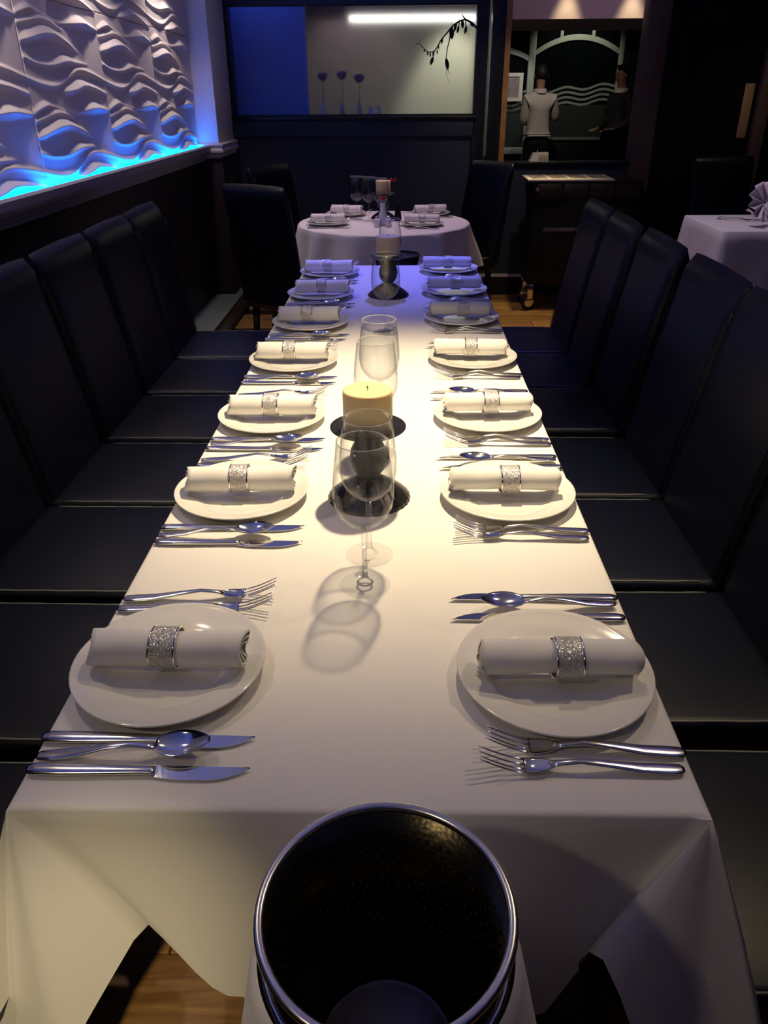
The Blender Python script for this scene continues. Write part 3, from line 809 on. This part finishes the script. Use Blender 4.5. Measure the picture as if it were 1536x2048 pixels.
for i in range(21):
    z = .020 + .0086 * i; r = .068 + .0355 * z / .221 - .0031
    for j in range(54):
        a = 2 * PI * (j + .5 * (i % 2)) / 54 + .013 * math.sin(i * 7.3 + j * 3.1); er = Vector((math.cos(a), math.sin(a), 0)); et = Vector((-math.sin(a), math.cos(a), 0)); c = er * r + Vector((0, 0, z))
        b0 = len(V)
        for rad, dep in ((.0024, 0), (.0015, .0010)):
            V += [c - er * dep + et * (rad * math.cos(q)) + Vector((0, 0, rad * math.sin(q))) for q in [2 * PI * k / 6 for k in range(6)]]
        V.append(c - er * .0013)
        for k in range(6):
            k2 = (k + 1) % 6; F += [(b0 + k, b0 + 6 + k, b0 + 6 + k2, b0 + k2), (b0 + 6 + k, b0 + 12, b0 + 6 + k2)]
tag(mk('hammered_dimples', V, F, mat('dimple_steel', (.30, .25, .14), .22, 1.0), bk), kind='stuff')
st = thing('bucket_stand', 'ring stand under a white cloth carrying the near wine bucket', 'stand', (BX, BY, 0))
rows = []
for j in range(48):
    a = 2 * PI * j / 48; rows.append([((.1025 + .004 * math.cos(q)) * math.cos(a), (.1025 + .004 * math.cos(q)) * math.sin(a), .835 + .004 * math.sin(q)) for q in [2 * PI * z / 8 for z in range(8)]])
rows.append(rows[0]); grid('ring', rows, CHROME, st, closed=True)
for k in range(3):
    a = 2 * PI * k / 3 + .5; sweep('leg', [((.103 * math.cos(a), .103 * math.sin(a), .832), .005, .005), ((.112 * math.cos(a), .112 * math.sin(a), .4), .005, .005), ((.135 * math.cos(a), .135 * math.sin(a), .0), .006, .006)], CHROME, st, 8)
rows = []
for r, z, f in ((.1085, .838, 0), (.112, .836, 0), (.1165, .822, .003), (.124, .78, .010), (.134, .72, .022), (.143, .65, .035), (.152, .55, .05), (.165, .40, .07), (.178, .24, .085), (.190, .10, .095)):
    rows.append([Vector((BX + r * (1 + f * math.cos(9 * a + .6) + f * .4 * math.cos(5 * a)) * math.cos(a), BY + r * (1 + f * math.cos(9 * a + .6) + f * .4 * math.cos(5 * a)) * math.sin(a), z)) for a in [2 * PI * j / 120 for j in range(120)]])
tag(grid('stand_cloth', rows, CLOTH, None, closed=True), 'white cloth draped over the stand under the near wine bucket', 'cloth')
# far bucket
b2 = thing('wine_bucket', 'dark wine bucket standing between the long table and the round table', 'bucket', (-.02, 4.06, .55))
bucket_parts(b2, .20, .115, .080, DARKMETAL, DARKMETAL)
s2 = thing('bucket_stand', 'thin black stand carrying the far wine bucket', 'stand', (-.02, 4.06, 0))
lathe('top', [(0, .535), (.085, .535), (.085, .549), (0, .549)], BLACK, s2, 24)
lathe('pole', [(.014, .015), (.014, .536)], BLACK, s2, 12)
lathe('foot', [(0, 0), (.13, 0), (.13, .008), (.02, .018), (0, .018)], BLACK, s2, 24)

# ------------------------------------------------------------------ round table
RX_, RY_, RR = -.110, 5.20, .545
rt = thing('round_table', 'round dining table under a white cloth beyond the long table', 'table', (RX_, RY_, 0))
lathe('tabletop', [(0, .712), (RR - .015, .712), (RR - .01, .72), (RR - .01, .738), (RR - .015, .742), (0, .742)], BLACKWOOD, rt, 64)
lathe('pedestal', [(.05, .03), (.04, .3), (.05, .712)], BLACKWOOD, rt, 20)
lathe('foot', [(0, 0), (.28, 0), (.28, .015), (.06, .04), (0, .04)], BLACKWOOD, rt, 32)
NA = 192; rows = [[Vector((RX_, RY_, .7495))] * NA]
for r, z, f in ((.2, .7495, 0), (RR - .02, .7495, 0), (RR - .004, .748, 0), (RR + .002, .742, .001), (RR + .005, .71, .006), (RR + .014, .66, .014), (RR + .026, .60, .024), (RR + .038, .54, .032), (RR + .048, .482, .038)):
    rr = []
    for j in range(NA):
        a = 2 * PI * j / NA; q = r + f * (math.cos(13 * a) + .45 * math.cos(7 * a + 1) + .3 * math.cos(21 * a))
        rr.append(Vector((RX_ + q * math.cos(a), RY_ + q * math.sin(a), z)))
    rows.append(rr)
tag(grid('tablecloth', rows, CLOTH, None, closed=True), 'round white cloth falling in folds over the round table', 'tablecloth')
RS = [(-.455, 5.08, 0.0, 'near left'), (-.365, 5.50, -.25, 'far left'), (.130, 5.04, PI - .1, 'near right'), (.195, 5.50, PI + .25, 'far right')]
TOPR = .7505
for (x, y, a, wh) in RS:
    put('plate', f'round white china plate at the {wh} of the round table', (x, y, TOPR), 0, 'plates on the round table')
    put('napkin', f'rolled white napkin at the {wh} of the round table', (x, y, TOPR + .0165), a, 'rolled napkins on the round table')
    put('ring', f'silver glitter napkin ring at the {wh} of the round table', (x + .002, y, TOPR + .0163), a, 'napkin rings on the round table')
    s = 1 if x < 0 else -1
    ca_, sa_ = math.cos(a), math.sin(a)
    def lc(lx, ly): return (x + ca_ * lx - sa_ * ly, y + sa_ * lx + ca_ * ly, TOPR)
    g = 'cutlery on the round table'
    put('knife', f'table knife at the {wh} of the round table', lc(-.115, -.150), a, g)
    put('fork', f'fork at the {wh} of the round table', lc(-.115, .150), a, g)
for i, (x, y) in enumerate([(-.285, 5.30), (-.205, 5.235), (-.125, 5.165)]):
    put_glass((x, y, TOPR), f'clear wine glass, {["leftmost", "middle one", "rightmost"][i]} of the three on the round table', 'wine glasses on the round table')
CERAMIC = mat('white_ceramic', (.72, .70, .74), .25)
PETAL = mat('red_petals', (.42, .008, .03), .6); STALK = mat('dark_green_stalk', (.02, .035, .015), .6)
def flower(t, base, tip, r):
    b = Vector(base); p = Vector(tip); mid = (b + p) / 2 + Vector((.004, 0, 0))
    tube('stalk', [b, mid, p], .0013, STALK, t, 6)
    for k in range(9):
        a = 2 * PI * k / 9 + .2; d = Vector((math.cos(a), math.sin(a), .45 + .5 * (k % 2))).normalized()
        sd = d.cross(Vector((0, 0, 1))).normalized(); up = sd.cross(d)
        pts = [p, p + d * r * .5 + sd * r * .30 + up * .001, p + d * r + up * -.002, p + d * r * .5 - sd * r * .30 + up * .001, p + d * r * .5 - up * .003]
        mk('petal', pts, [(0, 1, 4), (1, 2, 4), (2, 3, 4), (3, 0, 4), (0, 3, 2, 1)], PETAL, t)
bv = thing('bud_vase', 'white bud vase with a red flower in the middle of the round table', 'vase', (-.112, 5.06, TOPR))
lathe('body', [(0, 0), (.026, 0), (.031, .006), (.032, .035), (.026, .062), (.016, .085), (.0145, .112), (.0175, .128), (.015, .129), (.0125, .11), (0, .10)], CERAMIC, bv, 28)
flower(bv, (0, 0, .10), (.001, 0, .145), .034)
bv2 = thing('bud_vase', 'slim black bud vase with a taller red flower on the round table', 'vase', (-.020, 5.25, TOPR))
lathe('body', [(0, 0), (.020, 0), (.024, .02), (.018, .06), (.010, .10), (.012, .115), (.008, .115), (0, .08)], BLACK, bv2, 24)
flower(bv2, (0, 0, .10), (-.030, 0, .232), .034)
for k, x in enumerate((-.140, -.082)):
    sh = thing('shaker', f'small white table shaker, {"left" if k == 0 else "right"} of the bud vase on the round table', 'shaker', (x - .006 + .012 * k, 4.985, TOPR), 0, 'shakers on the round table')
    lathe('body', [(0, 0), (.019, 0), (.021, .006), (.018, .040), (.013, .052), (0, .052)], CERAMIC, sh, 20)
    lathe('cap', [(.013, .052), (.012, .060), (.006, .065), (0, .066)], CHROME, sh, 16)

# ------------------------------------------------------------------ square table on the right
sq = thing('square_table', 'square dining table under a white cloth behind the right row of chairs', 'table', (2.30, 5.12, 0))
box('tabletop', -.40, .40, -.34, .34, .712, .742, BLACKWOOD, sq, .004)
for x in (-.3, .3):
    for y in (-.26, .26): sweep('leg', [((x, y, 0), .02, .02), ((x, y, .712), .025, .025)], BLACKWOOD, sq, 8)
pr = []
X0, X1, Y0, Y1 = 1.885, 2.715, 4.77, 5.47
def side(ax, ay, bx, by, nx, ny, nseg=24):
    for i in range(nseg):
        u = i / nseg; x = ax + (bx - ax) * u; y = ay + (by - ay) * u
        cr = math.exp(-(min(u, 1 - u) / .12) ** 2); wv = .012 * math.sin(u * 23) * (1 - cr)
        pr.append((Vector((x, y, .75)), Vector((x + nx * (.02 + wv + .05 * cr), y + ny * (.02 + wv + .05 * cr), .30 - .10 * cr))))
side(X0, Y0, X1, Y0, 0, -1); side(X1, Y0, X1, Y1, 1, 0); side(X1, Y1, X0, Y1, 0, 1); side(X0, Y1, X0, Y0, -1, 0)
rows = [[Vector(((X0 + X1) / 2, (Y0 + Y1) / 2, .75))] * len(pr)]
for ins in (.02, .004): rows.append([Vector((min(max(a.x, X0 + ins), X1 - ins), min(max(a.y, Y0 + ins), Y1 - ins), .75)) for a, b in pr])
for k in range(0, 9): rows.append([a.lerp(b, k / 8) - Vector((0, 0, .004)) for a, b in pr])
tag(grid('tablecloth', rows, CLOTH, None, closed=True), 'white cloth on the square table behind the right row of chairs', 'tablecloth')
TULLE = mat('lilac_white_tulle', (.72, .64, .70), .7, sheen=.3)
bow = thing('tulle_bow', 'big ruffled white tulle bow lying on the square table', 'bow', (2.22, 4.98, .764))
def ruffle(nm, c, R, tilt, yaw, folds, a0=0, a1=2 * PI):
    rows = []; n = 96
    M_ = Matrix.Translation(c) @ Matrix.Rotation(yaw, 4, 'Z') @ Matrix.Rotation(tilt, 4, 'X')
    for i in range(7):
        r = R * (.06 + .94 * i / 6)
        rows.append([M_ @ Vector((r * math.cos(a) * (1 + .03 * math.sin(folds * 2 * a + i)), r * math.sin(a), .16 * r * math.sin(folds * a) + .02 * i / 6)) for a in [a0 + (a1 - a0) * j / n for j in range(n + 1)]])
    o = grid(nm, rows, TULLE, bow); md = o.modifiers.new('thickness', 'SOLIDIFY'); md.thickness = .0015
ruffle('loop', Vector((-.03, .02, .115)), .118, 1.15, .3, 11)
ruffle('loop', Vector((.10, .0, .10)), .11, 1.3, -.4, 10)
ruffle('loop', Vector((.03, -.05, .06)), .085, .5, .1, 9)
ruffle('tail', Vector((-.06, -.02, .045)), .09, .35, .5, 5, 2.2, 4.0)
PEARL = mat('pearl', (.85, .82, .80), .2, coat=.5)
for k in range(9):
    a = k * 2.4; r = .02 + .009 * k
    lathe('bead', [(0, -.006), (.0045, -.004), (.006, 0), (.0045, .004), (0, .006)], PEARL, bow, 10, (.02 + r * math.cos(a), -.09 + .012 * math.sin(k * 3), .055 + r * .7 * math.sin(a) + .02))
put('fork', 'fork lying beside the tulle bow on the square table', (2.02, 5.26, .751), -.5, 'cutlery on the square table')
put('knife', 'knife lying beside the tulle bow on the square table', (2.05, 5.32, .751), -.5, 'cutlery on the square table')

# ------------------------------------------------------------------ trolley
tr = thing('serving_trolley', 'black serving trolley with a patterned white top before the back partition', 'trolley', (1.31, 6.12, 0))
box('body', -.36, .40, -.17, .17, .20, .80, BLACK, tr, .006)
box('top_box', -.37, .41, -.19, .19, .80, .915, BLACK, tr, .006)
for k in range(4): box('drawer_front', -.335 + .185 * k, -.165 + .185 * k, -.197, -.188, .82, .90, mat('dark_drawer', (.018, .014, .016), .5), tr, .003)
TOPW = mat('pale_tray_board', (.75, .72, .66), .5)
tp = box('top_board', -.41, .20, -.20, .14, .918, .932, TOPW, tr, .003)
for k in range(4): box('printed_card', -.375 + .142 * k, -.265 + .142 * k, -.15, .09, .9325, .9345, mat('brown_print', (.16, .11, .09), .6, var=(40, (.4, .36, .32), .1)), tp)
hk = box('knob', -.352, -.332, -.215, -.19, .855, .875, CHROME, tr, .004)
sl = box('shelf_shade_panel', -.27, .30, -.173, -.165, .28, .74, mat('opening_shade_black', (.004, .004, .004), .8), tr)  # flat black panel in place of the shade inside an open shelf
box('shelf', -.27, .30, -.178, -.10, .575, .602, mat('grey_shelf', (.10, .105, .11), .5), sl, .003)
RUB = RUBBER
for (x, y) in ((-.33, -.15), (.36, -.15), (-.33, .13), (.36, .13)):
    c = lathe('caster', [(.030, -.012), (.056, -.012), (.062, -.007), (.062, .007), (.056, .012), (.030, .012)], RUB, tr, 32)
    c.matrix_local = Matrix.Translation((x, y, .0625)) @ Matrix.Rotation(.35, 4, 'Z') @ Matrix.Rotation(PI / 2, 4, 'X')
    h = lathe('hub', [(0, -.017), (.034, -.015), (.040, -.0125), (.040, .0125), (.034, .015), (0, .017)], CHROME, c, 24)
    f_ = box('fork', -.020, .026, .02, .135, -.018, .018, CHROME, c, .005)

# ------------------------------------------------------------------ vine in front of the frosted window
VINE = mat('dark_dry_vine', (.010, .008, .010), .7)
vn = thing('hanging_vine', 'dark trailing vine with hanging buds before the frosted window', 'vine', (0, 6.44, 0))
def vl(pts, r0, r1): 
    n_ = len(pts); tube('stem', [Vector(p) for p in pts], [r0 + (r1 - r0) * i / (n_ - 1) for i in range(n_)], VINE, vn, 6)
vl([(.535, -.01, 1.87), (.494, -.02, 1.905), (.447, -.03, 1.925), (.405, -.035, 1.915), (.360, -.03, 1.888), (.325, -.03, 1.85), (.300, -.03, 1.825), (.274, -.035, 1.795), (.255, -.03, 1.76), (.235, -.02, 1.735), (.205, -.02, 1.728), (.178, -.02, 1.735), (.150, -.02, 1.76), (.125, -.025, 1.783), (.105, -.03, 1.78), (.098, -.03, 1.765)], .0075, .0018)
vl([(.447, -.03, 1.925), (.428, -.04, 1.942), (.420, -.04, 1.955)], .006, .0012)
vl([(.360, -.03, 1.888), (.345, -.05, 1.85), (.338, -.05, 1.80), (.325, -.05, 1.75), (.318, -.05, 1.70), (.318, -.05, 1.665), (.330, -.05, 1.62), (.348, -.05, 1.595)], .0055, .0015)
vl([(.318, -.05, 1.665), (.322, -.05, 1.60), (.332, -.05, 1.56), (.350, -.05, 1.52)], .0018, .0006)
vl([(.235, -.02, 1.735), (.225, -.03, 1.70), (.218, -.03, 1.66)], .003, .0012)
vl([(.447, -.03, 1.92), (.452, -.04, 1.88), (.462, -.04, 1.85), (.468, -.04, 1.83)], .004, .0012)
vl([(.405, -.035, 1.915), (.40, -.05, 1.88), (.393, -.05, 1.85)], .004, .0015)
vl([(.125, -.025, 1.783), (.135, -.03, 1.81), (.150, -.03, 1.822), (.160, -.03, 1.81)], .0014, .0006)
def bud(p, d, L, r):
    p = Vector(p); d = Vector(d).normalized()
    sweep('leaf', [(p + d * L * u, max(.0008, r * math.sin(PI * min(1, .08 + .9 * u)) ** .8), max(.0006, .45 * r * math.sin(PI * min(1, .08 + .9 * u)))) for u in [k / 7 for k in range(8)]], VINE, vn, 8, up=(0, 1, .1))
for a in [((.350, -.03, 1.875), (.1, 0, -1), .07, .017), ((.318, -.05, 1.69), (.22, 0, -1), .075, .014), ((.226, -.03, 1.70), (-.35, 0, -1), .055, .012), ((.205, -.02, 1.727), (0, 0, -1), .028, .006), ((.186, -.02, 1.733), (0, 0, -1), .026, .006), ((.225, -.02, 1.73), (.1, 0, -1), .03, .007), ((.165, -.02, 1.75), (-.2, 0, -1), .022, .006),
          ((.400, -.05, 1.885), (-.2, 0, -1), .045, .009), ((.455, -.04, 1.885), (-.2, 0, -1), .05, .010), ((.425, -.04, 1.92), (.1, 0, -1), .05, .012), ((.385, -.04, 1.905), (-.3, 0, -1), .06, .010), ((.290, -.03, 1.815), (-.2, 0, -1), .04, .007), ((.262, -.03, 1.775), (.1, 0, -1), .03, .005), ((.256, -.03, 1.745), (-.1, 0, -1), .03, .005), ((.480, -.03, 1.912), (.4, 0, -.6), .04, .008)]: bud(*a)

# things standing behind the frosted pane
SH = mat('window_ledge_paint', (.20, .17, .22), .6)
box('rear_ledge', -1.25, .54, YB + .10, YB + .30, 1.29, 1.305, SH, wb_)
CLEARV = mat('pale_glass_vase', (.60, .62, .75), .2)
PINK = mat('dusky_pink_petals', (.30, .12, .20), .7)
for k, (x, zt) in enumerate(((-.60, 1.585), (-.455, 1.592), (-.325, 1.57))):
    v = thing('bud_vase', f'blurred bud vase with a dusky flower behind the frosted window, {["leftmost", "middle one", "rightmost"][k]} of three', 'vase', (x, 6.68, 1.306), 0, 'vases behind the frosted window')
    lathe('body', [(0, 0), (.024, 0), (.028, .02), (.022, .05), (.010, .09), (.012, .11), (0, .11)], CLEARV, v, 20)
    tube('stalk', [(0, 0, .10), (.006, 0, .18), (.002, 0, zt - 1.306)], .003, STALK, v, 6)
    lathe('flower_head', [(0, -.03), (.02, -.02), (.035, .01), (.022, .03), (.0, .015)], PINK, v, 20, (.002, 0, zt - 1.306), flute=(.2, 6))
for k, x in enumerate((-.235, -.175)):
    v = thing('shaker', f'blurred white shaker behind the frosted window, {["left", "right"][k]} one of two', 'shaker', (x, 6.66, 1.306), 0, 'shakers behind the frosted window')
    lathe('body', [(0, 0), (.022, 0), (.024, .01), (.018, .055), (0, .056)], CLEARV, v, 20)
    lathe('cap', [(.018, .055), (.016, .075), (0, .085)], CERAMIC, v, 16)

# ------------------------------------------------------------------ far room: picture, counter, box, people
pf = thing('framed_print', 'white framed print on the far window by the person in white', 'picture', (1.607, 12.93, 1.541))
bm = bmesh.new()
for (a, b, c, d) in ((-.16, .145, .115, .155), (-.16, .145, -.155, -.115), (-.16, -.115, -.115, .115), (.10, .145, -.115, .115)): abox(bm, a, b, -.015, .015, c, d)
bmk('frame', bm, mat('white_frame', (.85, .84, .78), .5), pf); pf.scale = (1.18, 1, 1.18)
box('print', -.115, .10, -.004, .006, -.115, .115, mat('grey_print', (.42, .36, .38), .6, var=(14, (.30, .25, .27), .15)), pf)
ct = thing('bar_counter', 'dark counter with pale top edge behind the person in white', 'counter', (2.45, 12.3, 0))
box('front', -.42, .52, -.18, .2, 0, .88, BLACK, ct, .005)
box('top', -.44, .54, -.22, .22, .88, .90, mat('pale_counter_edge', (.28, .28, .27), .35), ct, .004)
bx = thing('napkin_box', 'small white box standing on the sill of the right opening', 'box', (1.06, YB + .05, 1.0035))
V = [(-.07, -.045, 0), (.07, -.045, 0), (.07, .045, 0), (-.07, .045, 0), (-.045, -.03, .06), (.07, -.03, .062), (.07, .03, .062), (-.045, .03, .06)]
mk('carton', V, [(3, 2, 1, 0), (4, 5, 6, 7), (0, 1, 5, 4), (1, 2, 6, 5), (2, 3, 7, 6), (3, 0, 4, 7)], mat('white_card', (.72, .70, .58), .7), bx, False)
box('flap', -.005, .067, -.0455, -.039, .008, .050, mat('cream_card', (.55, .50, .38), .7), bx, .002)
tube('tissue', [(-.01, 0, .06), (-.012, 0, .068), (-.008, 0, .078)], [.006, .004, .001], CERAMIC, bx)

def skinned(name, verts, edges, radii, mt, parent, root=0, sub=2):
    me = bpy.data.meshes.new(name); me.from_pydata(verts, edges, []); me.update()
    me.materials.append(mt)
    o = bpy.data.objects.new(name, me); COL.objects.link(o); o.parent = parent
    sk_ = o.modifiers.new('skin', 'SKIN'); sk_.use_smooth_shade = True
    for i, v in enumerate(me.skin_vertices[0].data):
        r = radii[i]; v.radius = r if isinstance(r, tuple) else (r, r); v.use_root = (i == root)
    sb = o.modifiers.new('sub', 'SUBSURF'); sb.levels = sub; sb.render_levels = sub
    return o
SKIN = mat('skin', (.42, .24, .16), .55)
SHIRT = mat('white_shirt', (.72, .66, .64), .85, bump=('noise', 30, .3, .006)); TROUS = mat('black_trousers', (.010, .010, .011), .8); HAIR = mat('dark_hair', (.008, .007, .007), .6); JACK = mat('black_jacket', (.012, .012, .014), .7)
def person(label, loc, rz, top_mat, arms, hscale=1.0, sleeve=1.0, collar=False):
    t = thing('person', label, 'person', loc, rz)
    # facing +y locally
    hip = (0, 0, .93)
    B = [hip, (0, .005, 1.10), (0, 0, 1.28), (0, -.015, 1.42), (0, -.005, 1.50), (0, .015, 1.57), (0, .025, 1.655), (0, .02, 1.735)]
    E_ = [(i, i + 1) for i in range(7)]
    R = [(.145, .095), (.12, .08), (.13, .08), (.10, .06), (.052, .052), (.058, .062), (.078, .094), (.062, .078)]
    for s in (-1, 1):
        k = len(B); B += [(s * .09, 0, .86), (s * .10, .01, .50), (s * .105, -.01, .10), (s * .11, .12, .035)]
        E_ += [(0, k), (k, k + 1), (k + 1, k + 2), (k + 2, k + 3)]; R += [(.085, .09), (.060, .062), (.042, .045), (.035, .045)]
    ak = []
    for s, (el, wr_, ha) in ((-1, arms[0]), (1, arms[1])):
        k = len(B); B += [(s * .145, -.005, 1.375), el, wr_, ha]; E_ += [(3, k), (k, k + 1), (k + 1, k + 2), (k + 2, k + 3)]
        R += [.038, .036, .028, .033]; ak.append(k)
        hd = (Vector(ha) - Vector(wr_)).normalized(); sd = hd.cross(Vector((0, 0, 1))).normalized()
        for q in range(5):
            j = len(B); off = sd * (.018 * (q - 1.6)); ln = (.045, .058, .062, .055, .042)[q]
            B += [tuple(Vector(ha) + off * .8 + hd * .02), tuple(Vector(ha) + off * (1.8 if q == 0 else 1.1) + hd * ln + Vector((0, 0, -.012)))]
            E_ += [(k + 3, j), (j, j + 1)]; R += [.011, .008]
    body = skinned('body', B, E_, R, SKIN, t)
    # face pieces as small swellings of their own
    for (nm, p, r, mt) in (('nose', (0, .118, 1.655), .014, SKIN), ('ear', (-.082, .02, 1.655), .018, SKIN), ('ear', (.082, .02, 1.655), .018, SKIN), ('eye', (-.03, .108, 1.675), .010, HAIR), ('eye', (.03, .108, 1.675), .010, HAIR), ('mouth', (0, .106, 1.615), .016, mat('lips', (.30, .10, .08), .5))):
        lathe(nm, [(0, -r), (r * .8, -r * .6), (r, 0), (r * .8, r * .6), (0, r)], mt, body, 12, p)
    # hair cap
    rows = []
    for i in range(9):
        ph = i / 8 * 1.95
        rows.append([(.090 * math.sin(ph) * math.cos(a), .012 + (.108 if math.sin(a) < 0 else .100 - .0 * i) * math.sin(ph) * math.sin(a) - .012 * (1 if math.sin(a) > .3 and ph > 1.1 else 0) * 4 * (ph - 1.1), 1.688 + .108 * math.cos(ph) + (.055 * max(0, math.sin(a)) if ph > 1.2 else 0)) for a in [2 * PI * j / 28 for j in range(28)]])
    grid('hair', rows, HAIR, t, closed=True)
    # upper garment
    T = [(0, 0, .985), (0, .005, 1.10), (0, 0, 1.28), (0, -.015, 1.425), (0, -.006, 1.475)]; TE = [(0, 1), (1, 2), (2, 3), (3, 4)]; TR = [(.165, .13), (.155, .125), (.168, .130), (.165, .120), (.080, .078)]
    for s, k in zip((-1, 1), ak):
        sh_, el, wr_ = B[k], Vector(B[k + 1]), Vector(B[k + 2])
        j = len(T); T += [(s * .165, -.01, 1.405), tuple(el)]; TE += [(3, j), (j, j + 1)]; TR += [.078, .064]
        if sleeve > 0: T.append(tuple(el.lerp(wr_, sleeve))); TE.append((j + 1, j + 2)); TR.append(.052 if sleeve < .9 else .042)
    sh_o = skinned('shirt' if not collar else 'jacket', T, TE, TR, top_mat, t, 1)
    cl_ = lathe('collar', [(.078, 1.462), (.070, 1.50), (.074, 1.515), (.082, 1.50), (.090, 1.462)], SHIRT, sh_o, 24)
    # trousers and shoes
    Q = [(0, 0, 1.0), (0, 0, .91)]; QE = [(0, 1)]; QR = [(.165, .115), (.165, .12)]
    for s in (-1, 1):
        j = len(Q); Q += [(s * .095, 0, .82), (s * .10, .01, .48), (s * .105, -.008, .09)]; QE += [(1, j), (j, j + 1), (j + 1, j + 2)]; QR += [.098, .078, .065]
    skinned('trousers', Q, QE, QR, TROUS, t, 0)
    for s in (-1, 1):
        sweep('shoe', [((s * .107, -.07, .04), .030, .035), ((s * .107, -.02, .045), .042, .045), ((s * .11, .07, .038), .046, .036), ((s * .112, .15, .028), .044, .026), ((s * .113, .185, .022), .025, .015)], BLACK, t, 12)
    t.scale = (hscale,) * 3
    return t
person('person in a white shirt and black trousers seen from behind through the right opening', (1.80, 11.4, 0), .10, SHIRT,
       [((-.195, .03, 1.14), (-.10, .24, 1.10), (-.05, .31, 1.12)), ((.245, .05, 1.17), (.12, .27, 1.20), (.06, .34, 1.22))], 1.0, .12)
person('person in dark clothes turned to the left beside the brown post', (2.90, 11.6, 0), math.radians(115), JACK,
       [((-.25, .0, 1.12), (-.16, .22, 1.02), (-.12, .30, 1.02)), ((.25, .0, 1.12), (.16, .22, 1.02), (.12, .30, 1.02))], 1.0, .95, True)
# tall dark chair seen in the far room
place_chair((2.66, 10.95, .0), math.radians(110), 'black chair standing in the far room below the person in dark clothes', 'chairs in the far room')

# lamps of the rooms behind, some added to lift dark parts
def room_spot(label, loc, aim, wts, cone, colr, rad=.03, zc=2.5):
    t = thing('ceiling_downlight', label, 'lamp', (loc[0], loc[1], zc), 0, 'spotlights in the rooms behind')
    lathe('bezel', [(.030, -.001), (.045, -.001), (.046, -.005), (.034, -.008), (.030, -.001)], CHROME, t, 20)
    ld = bpy.data.lights.new('spot', 'SPOT'); ld.energy = wts; ld.color = colr; ld.spot_size = math.radians(cone); ld.spot_blend = .6; ld.shadow_soft_size = rad
    lo = bpy.data.objects.new('spot', ld); COL.objects.link(lo); lo.parent = t; lo.location = (0, 0, loc[2] - zc)
    lo.rotation_euler = (Vector(aim) - Vector(loc)).to_track_quat('-Z', 'Y').to_euler()
room_spot('ceiling spotlight shining down the lilac bulkhead, left one', (1.44, 7.88, 2.46), (1.44, 7.97, 1.0), 24, 46, (1, .78, .42))
room_spot('ceiling spotlight shining down the lilac bulkhead, right one', (2.00, 7.88, 2.46), (2.00, 7.97, 1.0), 24, 46, (1, .78, .42))
room_spot('added spotlight that lights the person in white', (1.75, 10.3, 2.46), (1.80, 11.4, 1.2), 22, 80, (1, .85, .7))  # extra lamp put in so the white shirt reads bright
room_spot('ceiling spotlight by the arched far window', (2.5, 12.4, 2.46), (2.5, 13.0, 1.9), 12, 100, (1, .9, .65))
room_spot('ceiling spotlight near the framed print', (1.55, 12.1, 2.46), (1.607, 12.93, 1.54), 18, 45, (1, .95, .85))
room_spot('ceiling spotlight washing the cream wall behind the frosted window', (.52, 7.85, 2.46), (.45, 8.3, 1.2), 34, 52, (1, .98, .78))
room_spot('added mauve spotlight tinting the wall behind the frosted window', (-.45, 7.90, 2.46), (-.42, 8.3, 1.5), 3.5, 85, (.85, .55, .75))  # added lamp, its colour gives the rear wall the mauve cast
room_spot('added spotlight on the face of the person in dark clothes', (2.4, 10.6, 2.46), (2.85, 11.6, 1.5), 4, 70, (1, .8, .6))  # extra lamp put in to bring out the face
room_spot('small bright bulkhead spotlight in view above the person in white', (1.62, 8.5, 2.02), (1.62, 8.6, 0), 5, 110, (1, .9, .75), zc=2.034)
room_spot('added mauve spotlight brightening the face of the lilac bulkhead', (1.75, 6.95, 2.46), (1.7, 8.0, 2.2), 5, 110, (.95, .62, .85))  # added lamp, lifts the bulkhead face towards mauve
room_spot('blue spotlight behind the left of the frosted window', (-1.05, 6.66, 2.46), (-1.05, 6.74, 1.7), 10, 100, (.18, .30, 1.0))
